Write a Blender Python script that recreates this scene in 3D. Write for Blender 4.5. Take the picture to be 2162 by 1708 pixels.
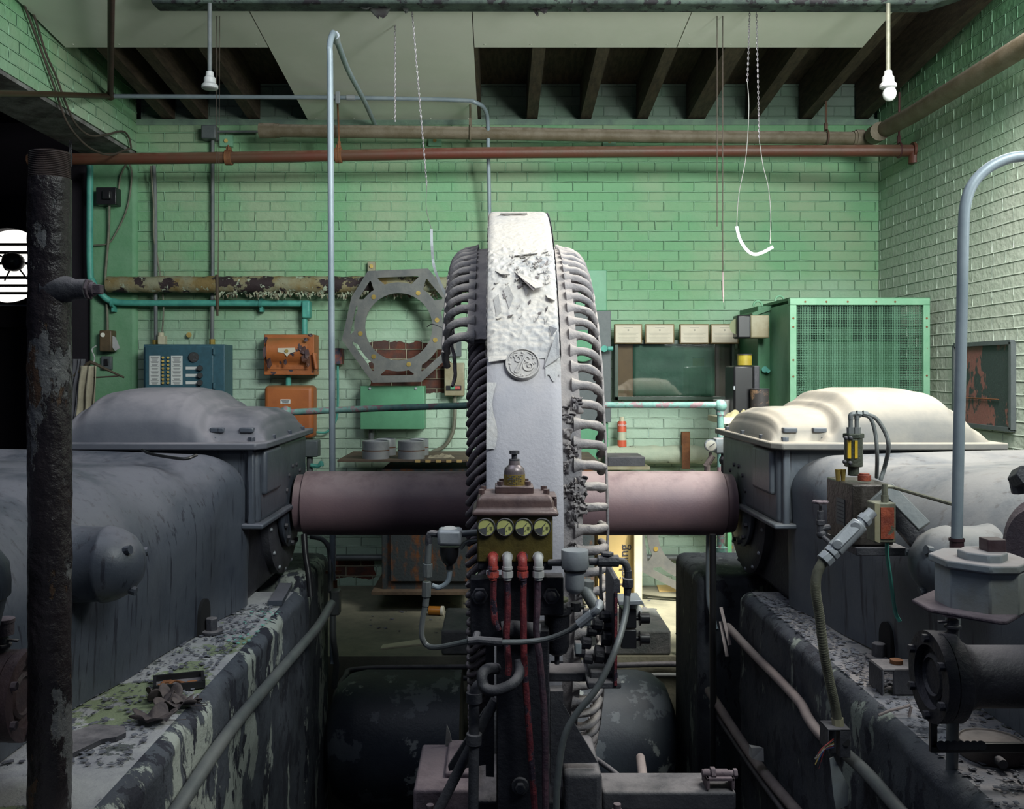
import bpy, bmesh, math, random
from mathutils import Vector, Matrix, noise
random.seed(7)
for o in list(bpy.data.objects): bpy.data.objects.remove(o)
S = bpy.context.scene
COL = S.collection
PI = math.pi
# ---------------------------------------------------------------- camera
F = 1990.0; VX = 1050.0; VY = 785.0; CH = 1.47; W = 2162.0; H = 1708.0
cd = bpy.data.cameras.new('camera'); cam = bpy.data.objects.new('camera', cd); COL.objects.link(cam)
cam.location = (0, 0, CH); cam.rotation_euler = (PI/2, 0, 0)
cd.sensor_fit = 'HORIZONTAL'; cd.sensor_width = 36; cd.lens = 36*F/W
cd.shift_x = (W/2-VX)/W; cd.shift_y = (VY-H/2)/W
cd.clip_start = 0.05; cd.clip_end = 60
S.camera = cam
# ---------------------------------------------------------------- light
wd = bpy.data.worlds.new('world'); S.world = wd; wd.use_nodes = True
bg = wd.node_tree.nodes['Background']; bg.inputs[0].default_value = (0.48, 0.62, 1.0, 1); bg.inputs[1].default_value = 0.042
def area(name, loc, aim, sx, sy, power, color, spread=PI):
    l = bpy.data.lights.new(name, 'AREA'); l.shape = 'RECTANGLE'; l.size = sx; l.size_y = sy; l.energy = power; l.color = color; l.spread = spread
    o = bpy.data.objects.new(name, l); COL.objects.link(o); o.location = loc
    o.rotation_euler = (Vector(aim)-Vector(loc)).to_track_quat('-Z', 'Y').to_euler(); return o
area('skylight_right', (1.85, 3.7, 3.5), (1.55, 4.0, 0.5), 1.1, 1.3, 54, (1.0, 0.97, 0.9), 2.2)
area('window_daylight', (1.9, 0.6, 3.7), (0.2, 6.4, 2.2), 1.8, 1.2, 95, (0.93, 1.0, 0.97), 1.9)
sp = bpy.data.lights.new('floor_patch_spot', 'SPOT'); sp.energy = 1900; sp.spot_size = math.radians(17); sp.spot_blend = .7; sp.shadow_soft_size = .12; sp.color = (1, .95, .82)  # added spot that brightens the floor at right; no roof gap is built
so = bpy.data.objects.new('floor_patch_spot', sp); COL.objects.link(so); so.location = (1.75, 3.9, 3.5); so.rotation_euler = (Vector((1.02, 5.75, 0))-so.location).to_track_quat('-Z', 'Y').to_euler()
area('ceiling_fill', (2.5, 1.6, 2.3), (0.0, 5.4, 3.5), 1.0, 1.0, 34, (0.95, 1.0, 0.96), 1.7)  # added fill aimed upward to brighten the ceiling boards, not a known window
area('left_fill', (-1.1, 1.9, 4.0), (-0.5, 3.2, 0.5), 2.0, 1.6, 24, (0.8, 0.87, 1.0))  # added soft fill, set to the left to lift the dark left sides
S.view_settings.view_transform = 'Standard'; S.view_settings.look = 'None'
S.view_settings.gamma = 1.0; S.view_settings.exposure = 0.3; S.view_settings.use_curve_mapping = False

# ---------------------------------------------------------------- placement helpers
def P(x, y, Y): return Vector(((x-VX)/F*Y, Y, CH+(VY-y)/F*Y))
def R(px, Y): return px*Y/F
def sm(pts, n=6):
    pts = [Vector(p) for p in pts]
    if len(pts) < 3: return pts
    e = [pts[0]*2-pts[1]]+pts+[pts[-1]*2-pts[-2]]; out = []
    for i in range(1, len(e)-2):
        a, b, c, d = e[i-1:i+3]
        for k in range(n):
            t = k/n
            out.append(0.5*((2*b)+(c-a)*t+(2*a-5*b+4*c-d)*t*t+(3*b-a-3*c+d)*t**3))
    out.append(pts[-1]); return out
def pp(lst, n=0):
    v = [P(*q) for q in lst]
    return sm(v, n) if n else v

# ---------------------------------------------------------------- mesh builder
class B:
    def __init__(s): s.v = []; s.f = []
    def add(s, vs, fs):
        k = len(s.v); s.v += [Vector(v) for v in vs]; s.f += [tuple(i+k for i in f) for f in fs]; return s
    def box(s, c, d, rot=None):
        c = Vector(c); hx, hy, hz = d[0]/2, d[1]/2, d[2]/2
        vs = [Vector((a*hx, b*hy, e*hz)) for a in (-1, 1) for b in (-1, 1) for e in (-1, 1)]
        if rot is not None: vs = [rot @ v for v in vs]
        return s.add([v+c for v in vs], [(0,1,3,2),(4,6,7,5),(0,4,5,1),(2,3,7,6),(0,2,6,4),(1,5,7,3)])
    def ext(s, a, b):
        a = Vector(a); b = Vector(b); return s.box((a+b)/2, [abs(t) for t in (b-a)])
    def bpx(s, x0, y0, x1, y1, Y, d):
        a = P(x0, y0, Y); b = P(x1, y1, Y); return s.ext(a, (b.x, Y+d, b.z))
    def ring(s, c, u, w, r, n, ph=0):
        return [c+u*(r*math.cos(2*PI*i/n+ph))+w*(r*math.sin(2*PI*i/n+ph)) for i in range(n)]
    def cyl(s, a, b, r, n=16, r2=None, ph=0):
        a = Vector(a); b = Vector(b); d = (b-a).normalized()
        u = d.orthogonal().normalized()
        if abs(d.z) < .9: u = d.cross(Vector((0, 0, 1))).normalized()
        w = d.cross(u); r2 = r if r2 is None else r2
        vs = s.ring(a, u, w, r, n, ph)+s.ring(b, u, w, r2, n, ph)
        fs = [(i, (i+1) % n, n+(i+1) % n, n+i) for i in range(n)]
        return s.add(vs, fs+[tuple(range(n-1, -1, -1)), tuple(range(n, 2*n))])
    def lathe(s, prof, o, d, n=24, a0=0, a1=2*PI):
        o = Vector(o); d = Vector(d).normalized(); u = d.orthogonal().normalized()
        if abs(d.z) < .9: u = d.cross(Vector((0, 0, 1))).normalized()
        w = d.cross(u); vs = []; m = len(prof)
        for i in range(n):
            a = 2*PI*i/n
            for (r, t) in prof: vs.append(o+d*t+(u*math.cos(a)+w*math.sin(a))*r)
        fs = []
        for i in range(n):
            j = (i+1) % n
            for k in range(m-1): fs.append((i*m+k, i*m+k+1, j*m+k+1, j*m+k))
        fs.append(tuple(i*m for i in range(n))); fs.append(tuple(i*m+m-1 for i in range(n-1, -1, -1)))
        return s.add(vs, fs)
    def tube(s, pts, r, n=10, r2=None):
        pts = [Vector(p) for p in pts]; q = [pts[0]]
        for p in pts[1:]:
            if (p-q[-1]).length > 1e-5: q.append(p)
        pts = q; m = len(pts)
        t = (pts[1]-pts[0]).normalized(); u = t.orthogonal().normalized(); vs = []
        for i, p in enumerate(pts):
            t = (pts[min(i+1, m-1)]-pts[max(i-1, 0)]).normalized()
            u = (u-t*u.dot(t)).normalized(); w = t.cross(u)
            rr = r(i/(m-1)) if callable(r) else (r if r2 is None else r+(r2-r)*i/(m-1))
            vs += s.ring(p, u, w, rr, n)
        fs = [(i*n+k, i*n+(k+1) % n, (i+1)*n+(k+1) % n, (i+1)*n+k) for i in range(m-1) for k in range(n)]
        return s.add(vs, fs+[tuple(range(n-1, -1, -1)), tuple(range((m-1)*n, m*n))])
    def sph(s, c, r, nu=18, nv=10, sc=(1, 1, 1)):
        c = Vector(c); vs = [c+Vector((0, 0, r*sc[2]))]
        for j in range(1, nv):
            a = PI*j/nv
            for i in range(nu):
                b = 2*PI*i/nu; vs.append(c+Vector((r*sc[0]*math.sin(a)*math.cos(b), r*sc[1]*math.sin(a)*math.sin(b), r*sc[2]*math.cos(a))))
        vs.append(c-Vector((0, 0, r*sc[2]))); e = len(vs)-1
        fs = [(0, 1+i, 1+(i+1) % nu) for i in range(nu)]
        for j in range(nv-2):
            for i in range(nu):
                a = 1+j*nu+i; b = 1+j*nu+(i+1) % nu; fs.append((a, a+nu, b+nu, b))
        k = 1+(nv-2)*nu
        return s.add(vs, fs+[(k+i, e, k+(i+1) % nu) for i in range(nu)])
    def prism(s, pts, d):
        pts = [Vector(p) for p in pts]; n = len(pts); d = Vector(d)
        return s.add(pts+[p+d for p in pts], [tuple(range(n)), tuple(range(2*n-1, n-1, -1))]+[(i, n+i, n+(i+1) % n, (i+1) % n) for i in range(n)])
    def ppx(s, pl, Y, d):   # polygon traced on a plane at depth Y, real thickness d
        return s.prism([P(x, y, Y) for x, y in pl], (0, d, 0))
    def grid(s, fn, nu, nv, close=False):
        vs = [fn(i/nu, j/nv) for i in range(nu+1) for j in range(nv+1)]
        return s.add(vs, [(i*(nv+1)+j, i*(nv+1)+j+1, (i+1)*(nv+1)+j+1, (i+1)*(nv+1)+j) for i in range(nu) for j in range(nv)])
    def bar(s, a, b, w, t, up=(0, 0, 1)):   # rectangular bar from a to b
        a = Vector(a); b = Vector(b); d = (b-a).normalized(); up = Vector(up)
        u = d.cross(up).normalized(); v = u.cross(d)
        vs = [p+u*(i*w/2)+v*(j*t/2) for p in (a, b) for (i, j) in ((-1,-1),(1,-1),(1,1),(-1,1))]
        return s.add(vs, [(0,1,2,3),(7,6,5,4),(0,4,5,1),(1,5,6,2),(2,6,7,3),(3,7,4,0)])
    def chain(s, a, b, r=.006, wire=.0016, pitch=.014):
        a = Vector(a); b = Vector(b); d = b-a; n = max(2, int(d.length/pitch)); d.normalize()
        for i in range(n):
            c = a.lerp(b, (i+.5)/n); u = Vector((1, 0, 0)) if i % 2 else Vector((0.3, 1, 0)).normalized()
            pts = [c+d*(pitch*.72*math.cos(t))+u*(r*.6*math.sin(t)) for t in [k*2*PI/8 for k in range(9)]]
            s.tube(pts, wire, 5)
        return s
    def jit(s, amp, sc=10, seed=0):
        for v in s.v: v += noise.noise_vector(v*sc+Vector((seed, seed, 0)))*amp
        return s
    def build(s, name, mat, parent=None, smooth=35, bev=0, seg=2, sub=0):
        me = bpy.data.meshes.new(name); me.from_pydata([tuple(v) for v in s.v], [], s.f)
        bm = bmesh.new(); bm.from_mesh(me); bmesh.ops.recalc_face_normals(bm, faces=bm.faces); bm.to_mesh(me); bm.free()
        me.materials.append(mat)
        if smooth:
            me.polygons.foreach_set('use_smooth', [True]*len(me.polygons)); me.set_sharp_from_angle(angle=math.radians(smooth))
        o = bpy.data.objects.new(name, me); COL.objects.link(o)
        if bev:
            m = o.modifiers.new('bevel', 'BEVEL'); m.width = bev; m.segments = seg; m.limit_method = 'ANGLE'; m.angle_limit = math.radians(40)
        if sub:
            m = o.modifiers.new('sub', 'SUBSURF'); m.levels = sub; m.render_levels = sub
        if parent: o.parent = parent
        return o
def thing(name, label, cat, group=None):
    o = bpy.data.objects.new(name, None); COL.objects.link(o); o.empty_display_size = .05
    o['label'] = label; o['category'] = cat
    if group: o['group'] = group
    return o
def tag(o, label, cat, group=None, kind=None):
    o['label'] = label; o['category'] = cat
    if group: o['group'] = group
    if kind: o['kind'] = kind
    return o
def struct(o): o['kind'] = 'structure'; return o

# ---------------------------------------------------------------- materials
MC = {}
def M(name, c1, c2=None, rough=.6, metal=0., scale=6., bump=.15, bscale=60., dust=None, spots=None, spots2=None, streak=None, lo=.4, hi=.6, world=False, stretch=None):
    if name in MC: return MC[name]
    m = bpy.data.materials.new(name); m.use_nodes = True; nt = m.node_tree; N = nt.nodes; L = nt.links
    bs = N['Principled BSDF']; bs.inputs['Roughness'].default_value = rough; bs.inputs['Metallic'].default_value = metal
    tc = N.new('ShaderNodeTexCoord'); geo = N.new('ShaderNodeNewGeometry')
    vec = geo.outputs['Position'] if world else tc.outputs['Object']
    def nz(sc, st=None, det=6., off=0):
        v = vec; mp = N.new('ShaderNodeMapping'); L.new(v, mp.inputs[0])
        if st: mp.inputs['Scale'].default_value = st
        mp.inputs['Location'].default_value = (off, off*.7, off*.3)
        n = N.new('ShaderNodeTexNoise'); n.inputs['Scale'].default_value = sc; n.inputs['Detail'].default_value = det; n.inputs['Roughness'].default_value = .65
        L.new(mp.outputs[0], n.inputs[0]); return n.outputs[0]
    def rng(v, a, b):
        r = N.new('ShaderNodeMapRange'); r.inputs[1].default_value = a; r.inputs[2].default_value = b; L.new(v, r.inputs[0]); return r.outputs[0]
    def mix(f, a, b):
        x = N.new('ShaderNodeMix'); x.data_type = 'RGBA'
        if isinstance(f, float): x.inputs[0].default_value = f
        else: L.new(f, x.inputs[0])
        for k, c in ((6, a), (7, b)):
            if isinstance(c, tuple): x.inputs[k].default_value = (*c, 1)
            else: L.new(c, x.inputs[k])
        return x.outputs[2]
    def mul(a, b):
        x = N.new('ShaderNodeMath'); x.operation = 'MULTIPLY'
        for k, c in ((0, a), (1, b)):
            if isinstance(c, (int, float)): x.inputs[k].default_value = c
            else: L.new(c, x.inputs[k])
        return x.outputs[0]
    col = mix(rng(nz(scale, stretch), lo, hi), c1, c2 or tuple(k*.7 for k in c1))
    hs = []
    if streak:
        c, sc, th = streak; f = rng(nz(sc, (1, 1, .06), 4., 3), th, th+.06); col = mix(mul(f, .8), col, c)
    for sp in (spots, spots2):
        if sp:
            c, sc, th = sp[:3]; f = rng(nz(sc, sp[3] if len(sp) > 3 else stretch, 8., 5+sc), th, th+.02); col = mix(f, col, c); hs.append(f)
    if dust:
        c, am = dust[:2]; sx = N.new('ShaderNodeSeparateXYZ'); L.new(geo.outputs['Normal'], sx.inputs[0])
        f = rng(sx.outputs[2], .25, .95); f = mul(mul(f, rng(nz(dust[2] if len(dust) > 2 else 4., None, 8., 9), .3, .55)), am); col = mix(f, col, c)
        rr = N.new('ShaderNodeMapRange'); L.new(f, rr.inputs[0]); rr.inputs[3].default_value = rough; rr.inputs[4].default_value = max(rough, .9); L.new(rr.outputs[0], bs.inputs['Roughness'])
    L.new(col, bs.inputs['Base Color'])
    if bump:
        b = N.new('ShaderNodeBump'); b.inputs['Strength'].default_value = bump; b.inputs['Distance'].default_value = .01
        h = nz(bscale, None, 5., 1)
        for f in hs:
            a = N.new('ShaderNodeMath'); a.operation = 'SUBTRACT'; L.new(h, a.inputs[0]); L.new(mul(f, .5), a.inputs[1]); h = a.outputs[0]
        L.new(h, b.inputs['Height']); L.new(b.outputs[0], bs.inputs['Normal'])
    MC[name] = m; return m
def brick_mat(name, axis, c1, c2, mort, pale=None, patches=(), dark=None, ph=0., rough=.8):
    m = bpy.data.materials.new(name); m.use_nodes = True; nt = m.node_tree; N = nt.nodes; L = nt.links
    bs = N['Principled BSDF']; bs.inputs['Roughness'].default_value = rough; bs.inputs['Specular IOR Level'].default_value = .25
    geo = N.new('ShaderNodeNewGeometry'); sx = N.new('ShaderNodeSeparateXYZ'); L.new(geo.outputs['Position'], sx.inputs[0])
    cb = N.new('ShaderNodeCombineXYZ'); L.new(sx.outputs[axis], cb.inputs[0]); L.new(sx.outputs[2], cb.inputs[1])
    def math_(op, a, b=None, c=None):
        x = N.new('ShaderNodeMath'); x.operation = op
        for k, q in enumerate((a, b, c)):
            if q is None: continue
            if isinstance(q, (int, float)): x.inputs[k].default_value = q
            else: L.new(q, x.inputs[k])
        return x.outputs[0]
    def nz(sc, det=5., src=None):
        n = N.new('ShaderNodeTexNoise'); n.inputs['Scale'].default_value = sc; n.inputs['Detail'].default_value = det; L.new(src or geo.outputs['Position'], n.inputs[0]); return n
    def rng(v, a, b, c=0., d=1.):
        r = N.new('ShaderNodeMapRange'); L.new(v, r.inputs[0])
        for k, q in enumerate((a, b, c, d)): r.inputs[k+1].default_value = q
        return r.outputs[0]
    def mix(f, a, b):
        x = N.new('ShaderNodeMix'); x.data_type = 'RGBA'
        if isinstance(f, float): x.inputs[0].default_value = f
        else: L.new(f, x.inputs[0])
        for k, c in ((6, a), (7, b)):
            if isinstance(c, tuple): x.inputs[k].default_value = (*c, 1)
            else: L.new(c, x.inputs[k])
        return x.outputs[2]
    n1 = nz(9., 3.); va = N.new('ShaderNodeVectorMath'); va.operation = 'SUBTRACT'; L.new(n1.outputs['Color'], va.inputs[0]); va.inputs[1].default_value = (.5, .5, .5)
    vs = N.new('ShaderNodeVectorMath'); vs.operation = 'SCALE'; L.new(va.outputs[0], vs.inputs[0]); vs.inputs['Scale'].default_value = .006
    v2 = N.new('ShaderNodeVectorMath'); v2.operation = 'ADD'; L.new(cb.outputs[0], v2.inputs[0]); L.new(vs.outputs[0], v2.inputs[1])
    bt = N.new('ShaderNodeTexBrick'); L.new(v2.outputs[0], bt.inputs[0])
    bt.inputs['Scale'].default_value = 1; bt.inputs['Brick Width'].default_value = .208; bt.inputs['Row Height'].default_value = .0677
    bt.inputs['Mortar Size'].default_value = .0045; bt.inputs['Mortar Smooth'].default_value = .6; bt.offset = .5; bt.squash = .55; bt.squash_frequency = 6
    bt.inputs['Color1'].default_value = (*c1, 1); bt.inputs['Color2'].default_value = (*c2, 1); bt.inputs['Mortar'].default_value = (*mort, 1); bt.inputs['Bias'].default_value = -.2
    col = mix(math_('MULTIPLY', rng(nz(2.2, 8.).outputs[0], .42, .66), .5), bt.outputs['Color'], (.36, .38, .27) if dark is None else dark)
    if pale:   # chalked, faded paint low on the wall; with ph, also painted skylight brightness
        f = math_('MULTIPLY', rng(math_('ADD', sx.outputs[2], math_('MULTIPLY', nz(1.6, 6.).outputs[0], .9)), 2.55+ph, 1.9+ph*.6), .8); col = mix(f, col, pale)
    h = math_('ADD', math_('MULTIPLY', bt.outputs['Fac'], .8), math_('MULTIPLY', nz(28., 6.).outputs[0], .32))
    for (x0, x1, z0, z1) in patches:   # paint gone, bare brick showing
        q = nz(7., 6.); ax = math_('ADD', sx.outputs[axis], math_('MULTIPLY', math_('SUBTRACT', q.outputs[0], .5), .16)); az = math_('ADD', sx.outputs[2], math_('MULTIPLY', math_('SUBTRACT', q.outputs[0], .5), .10))
        f = math_('MULTIPLY', math_('MULTIPLY', math_('GREATER_THAN', ax, x0), math_('LESS_THAN', ax, x1)), math_('MULTIPLY', math_('GREATER_THAN', az, z0), math_('LESS_THAN', az, z1)))
        bc = mix(bt.outputs['Fac'], mix(rng(nz(14.).outputs[0], .4, .6), (.13, .045, .03), (.07, .04, .035)), (.42, .38, .27)); col = mix(f, col, bc)
    L.new(col, bs.inputs['Base Color'])
    b = N.new('ShaderNodeBump'); b.inputs['Strength'].default_value = 1.0; b.inputs['Distance'].default_value = .020; L.new(h, b.inputs['Height']); L.new(b.outputs[0], bs.inputs['Normal'])
    return m
mBead = brick_mat('green_painted_mortar', 0, (.25, .49, .30), (.23, .46, .28), (.27, .50, .31), pale=(.50, .62, .52), patches=((-.87, -.33, 1.32, 1.68), (-1.17, -.85, .05, .2)), dark=(.30, .42, .28))
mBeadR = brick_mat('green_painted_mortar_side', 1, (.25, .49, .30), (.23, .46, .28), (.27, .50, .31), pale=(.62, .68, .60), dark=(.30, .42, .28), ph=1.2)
mBrick = brick_mat('green_painted_brick', 0, (.17, .36, .19), (.20, .38, .22), (.20, .46, .24), pale=(.44, .56, .46), patches=((-.87, -.33, 1.32, 1.68), (-1.17, -.85, .05, .2)))
mBrickR = brick_mat('green_painted_brick_side', 1, (.17, .36, .19), (.21, .38, .23), (.19, .42, .23), pale=(.58, .63, .55), ph=1.2)  # higher, paler fade: skylight on the side wall put into the colour
mBrickUp = brick_mat('sooty_painted_brick', 0, (.16, .24, .18), (.2, .27, .22), (.2, .29, .22), dark=(.12, .12, .12))
mPlaster = M('green_plaster', (.12, .29, .15), (.17, .34, .2), .7, scale=3, bump=.3, bscale=40)
mBoard = M('ceiling_board', (.74, .75, .66), (.80, .80, .72), .7, scale=1.5, bump=.03)
mWood = M('sooty_timber', (.035, .022, .014), (.07, .05, .03), .8, scale=8, bump=.3, stretch=(6, 1, 6))
mDark = M('void_black', (.006, .006, .008), (.004, .004, .006), .9, bump=0)
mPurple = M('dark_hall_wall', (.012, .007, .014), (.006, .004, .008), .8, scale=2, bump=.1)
mBeam = M('sooty_painted_beam', (.055, .08, .065), (.02, .028, .028), .75, scale=9, spots=((.008, .006, .01), 14, .56), bump=.5, bscale=30, dust=None)
mFloor = M('dusty_concrete_floor', (.27, .26, .19), (.16, .16, .12), .9, scale=2.2, bump=.4, bscale=35, world=True)
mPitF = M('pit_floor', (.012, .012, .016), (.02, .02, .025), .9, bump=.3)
DUST = (.55, .50, .44)
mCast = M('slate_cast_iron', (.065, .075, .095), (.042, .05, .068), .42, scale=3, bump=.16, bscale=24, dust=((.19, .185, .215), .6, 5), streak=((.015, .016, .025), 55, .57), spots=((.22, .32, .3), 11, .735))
mCastR = M('dusty_slate_iron_lit', (.105, .118, .135), (.075, .088, .11), .45, scale=3, bump=.16, bscale=24, dust=((.33, .31, .29), .55, 4), streak=((.03, .03, .04), 26, .58), spots=((.2, .3, .28), 11, .74))  # dusty iron in a lighter copy: stronger light on the right painted in
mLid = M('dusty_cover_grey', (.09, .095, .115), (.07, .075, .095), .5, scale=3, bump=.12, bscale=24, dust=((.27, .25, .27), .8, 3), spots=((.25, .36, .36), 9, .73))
mLidR = M('dusty_cream_cover_lit', (.13, .13, .13), (.2, .19, .17), .6, scale=3, bump=.1, bscale=24, dust=((.40, .355, .29), 1., 2))  # dusty lid in a lighter copy, the skylight's brightness put into its colour
mShaft = M('mauve_primer_shaft', (.16, .10, .11), (.13, .085, .10), .55, scale=4, bump=.12, bscale=120, dust=((.42, .33, .32), .6, 9))
mRim = M('stator_grey_paint', (.33, .32, .36), (.27, .27, .31), .6, scale=3, bump=.25, bscale=90, dust=((.44, .40, .37), .9, 4))
mRimPeel = M('stator_peeling_paint', (.42, .40, .39), (.34, .34, .36), .75, scale=5, bump=.6, bscale=22, dust=((.50, .455, .41), .9, 5))
mFin = M('finger_guard_paint', (.22, .20, .205), (.13, .125, .14), .7, scale=9, bump=.5, bscale=70, dust=((.46, .41, .38), .9, 6))
mWind = M('sooty_windings', (.12, .10, .115), (.08, .065, .075), .7, scale=10, bump=.5, bscale=60, dust=((.42, .37, .38), .8, 8))
mBlk = M('oily_black_iron', (.012, .012, .018), (.022, .022, .03), .5, scale=9, bump=.35, bscale=60, dust=((.13, .12, .14), .6, 12))
mIron = M('dusty_dark_iron', (.035, .036, .046), (.055, .055, .065), .55, scale=9, bump=.35, bscale=60, dust=((.26, .24, .25), .7, 8))
mSteel = M('grey_galvanised', (.27, .29, .32), (.36, .38, .41), .45, .25, scale=7, bump=.08)
mConduit = M('painted_grey_conduit', (.28, .33, .37), (.22, .27, .31), .45, .1, scale=5, bump=.05)
mConduitD = M('dull_grey_conduit', (.13, .145, .15), (.18, .19, .19), .5, .3, scale=7, bump=.1)
mBrownP = M('brown_dusty_pipe', (.11, .085, .05), (.16, .13, .09), .6, scale=7, bump=.3, bscale=80, dust=((.48, .40, .33), .75, 20))
mRedP = M('red_primer_pipe', (.115, .03, .018), (.09, .045, .025), .5, scale=1.6, bump=.15, dust=((.26, .17, .12), .6, 14))
mOrange = M('orange_paint', (.42, .13, .035), (.34, .10, .03), .5, scale=4, bump=.1, dust=((.16, .12, .05), .7, 5))
mOrangePeel = M('orange_peeling_paint', (.42, .13, .035), (.33, .10, .03), .5, scale=4, bump=.2, spots=((.04, .035, .05), 13, .60), dust=((.16, .12, .05), .7, 5))
mTeal = M('teal_paint', (.09, .38, .30), (.06, .27, .23), .5, scale=8, bump=.1)
mTealPeel = M('flaking_teal_rail', (.20, .36, .32), (.14, .30, .27), .55, scale=30, bump=.3, spots=((.30, .19, .21), 22, .53), spots2=((.10, .22, .12), 35, .62))
mBlue = M('blue_grey_panel_paint', (.045, .12, .16), (.04, .10, .13), .45, scale=30, bump=.05)
mGreen = M('mid_green_paint', (.11, .32, .18), (.09, .27, .15), .45, scale=5, bump=.06, spots=((.05, .08, .05), 18, .72))
mGreenL = M('light_green_frame', (.20, .40, .26), (.15, .34, .21), .5, scale=6, bump=.08, spots=((.13, .07, .04), 14, .69))
mGreenD = M('deep_green_cabinet', (.035, .13, .06), (.05, .17, .08), .5, scale=4, bump=.1)
mGreyP = M('hammered_grey_panel', (.10, .115, .12), (.085, .10, .105), .5, scale=50, bump=.05)
mGask = M('dull_steel_plate', (.15, .15, .14), (.10, .105, .105), .5, .3, scale=6, bump=.1)
mInsul = M('flaking_pipe_lagging', (.26, .26, .17), (.20, .14, .05), .8, scale=5, bump=.6, bscale=30, spots=((.03, .018, .02), 6, .53), spots2=((.42, .48, .36), 17, .60))
mInsulP = M('pale_pipe_lagging', (.36, .42, .32), (.44, .48, .36), .8, scale=5, bump=.4, bscale=30, spots=((.05, .04, .03), 13, .62))
mTan = M('tan_switch_box', (.30, .28, .19), (.22, .19, .11), .5, scale=6, bump=.05)
mBrass = M('aged_brass', (.42, .30, .08), (.25, .18, .05), .4, .5, scale=12, bump=.1)
mOlive = M('oily_olive_gauge_box', (.13, .10, .025), (.06, .048, .015), .4, .3, scale=14, bump=.25, lo=.35, hi=.65)
mBrownI = M('oily_brown_casting', (.12, .075, .07), (.07, .045, .048), .33, .2, scale=12, bump=.12, dust=((.34, .27, .26), .5, 18))
mDial = M('yellowed_dial', (.55, .56, .22), (.42, .42, .15), .35, scale=6, bump=0)
mWhiteDial = M('white_dial', (.7, .68, .6), (.6, .58, .5), .4, bump=0)
mRedPaint = M('flaking_red_fitting', (.45, .07, .05), (.22, .03, .04), .45, scale=14, bump=.35, spots=((.09, .06, .09), 30, .57))
mRedTube = M('dark_red_tube', (.19, .03, .035), (.09, .02, .03), .45, scale=16, bump=.5, spots=((.03, .02, .035), 24, .55))
mBlkP = M('black_plastic', (.012, .012, .014), (.016, .016, .018), .35, bump=0)
mPaper = M('cream_paper', (.62, .57, .46), (.52, .47, .38), .8, scale=3, bump=.02)
mWhite = M('white_label', (.68, .70, .68), (.6, .62, .6), .7, bump=0)
mInk = M('dark_ink', (.05, .05, .06), (.08, .08, .09), .8, bump=0)
mCard = M('tan_cardboard', (.62, .45, .19), (.54, .38, .15), .85, scale=3, bump=.04)
mCream = M('cream_painted_post', (.6, .56, .4), (.5, .46, .33), .6, bump=.05)
mRust = M('rusty_blue_steel', (.05, .062, .068), (.20, .075, .025), .7, scale=9, bump=.3, lo=.5, hi=.62, stretch=(1.5, 1, .7))
mRustO = M('rust_orange', (.22, .09, .035), (.13, .05, .02), .8, scale=12, bump=.4)
mBench = M('worn_bench_top', (.14, .10, .07), (.09, .07, .055), .8, scale=9, bump=.2)
mCloth = M('grubby_cloth', (.42, .38, .28), (.30, .27, .2), .95, scale=8, bump=.2)
mConcL = M('mossy_painted_plinth_top', (.38, .385, .39), (.24, .24, .27), .9, scale=3, bump=.5, bscale=40, world=True, spots=((.09, .10, .10), 9, .60), spots2=((.19, .23, .14), 2.2, .56))
mConcR = M('dusty_plinth_top', (.27, .25, .25), (.13, .14, .17), .9, scale=3, bump=.5, bscale=40, world=True, spots=((.06, .065, .08), 11, .60))
mPlinthL = M('flaking_plinth_wall', (.035, .04, .055), (.07, .08, .10), .8, scale=5, bump=.6, bscale=30, world=True, spots=((.33, .36, .33), 5, .53, (1, 1, .45)), spots2=((.02, .022, .035), 13, .55, (1, 1, .5)))
mPlinthR = M('sooty_plinth_wall', (.03, .035, .05), (.055, .062, .075), .8, scale=5, bump=.6, bscale=30, world=True, spots=((.20, .23, .21), 5, .575, (1, 1, .4)), spots2=((.018, .02, .032), 13, .56, (1, 1, .5)))
mTank = M('flaking_dark_tank', (.045, .055, .07), (.028, .034, .05), .5, scale=4, bump=.2, spots=((.26, .28, .28), 4.6, .615), spots2=((.11, .125, .145), 5, .56))
mColumn = M('flaking_column_pipe', (.016, .012, .015), (.03, .022, .025), .42, scale=6, bump=.8, bscale=24, spots=((.13, .13, .135), 9, .555, (1, 1, .5)), spots2=((.09, .05, .03), 14, .61, (1, 1, .5)))
mColumnT = M('rusty_threads', (.07, .045, .04), (.04, .03, .03), .6, bump=.2)
mMauve = M('mauve_dusted_casting', (.12, .09, .105), (.08, .062, .08), .8, scale=8, bump=.4, dust=((.26, .21, .23), .6, 10))
mBulb = M('opal_bulb_glass', (.85, .85, .85), (.8, .8, .8), .15, bump=0)
mPorc = M('grey_porcelain_holder', (.5, .5, .5), (.38, .38, .38), .5, bump=.05)
mZinc = M('chain_zinc', (.28, .26, .28), (.2, .18, .2), .4, .5, bump=0)
mWire = M('dull_wire', (.25, .25, .24), (.18, .18, .17), .5, .3, bump=0)
mCord = M('brown_cord', (.07, .05, .04), (.05, .04, .03), .8, bump=0)
mLeaf = M('dry_leaf', (.10, .08, .078), (.055, .045, .05), .8, scale=14, bump=.3)
mChip = M('paint_chips', (.16, .17, .2), (.07, .07, .09), .8, scale=30, bump=.2)
mChipG = M('teal_paint_chips', (.12, .42, .34), (.2, .3, .28), .8, scale=30, bump=.2)
mSpray = M('spray_can_red', (.62, .12, .06), (.55, .1, .05), .4, bump=0)
mSprayW = M('spray_can_pale', (.5, .52, .38), (.35, .45, .36), .4, scale=18, bump=0)
mYellow = M('yellow_tin', (.5, .4, .04), (.35, .26, .03), .5, scale=8, bump=0)
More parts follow.
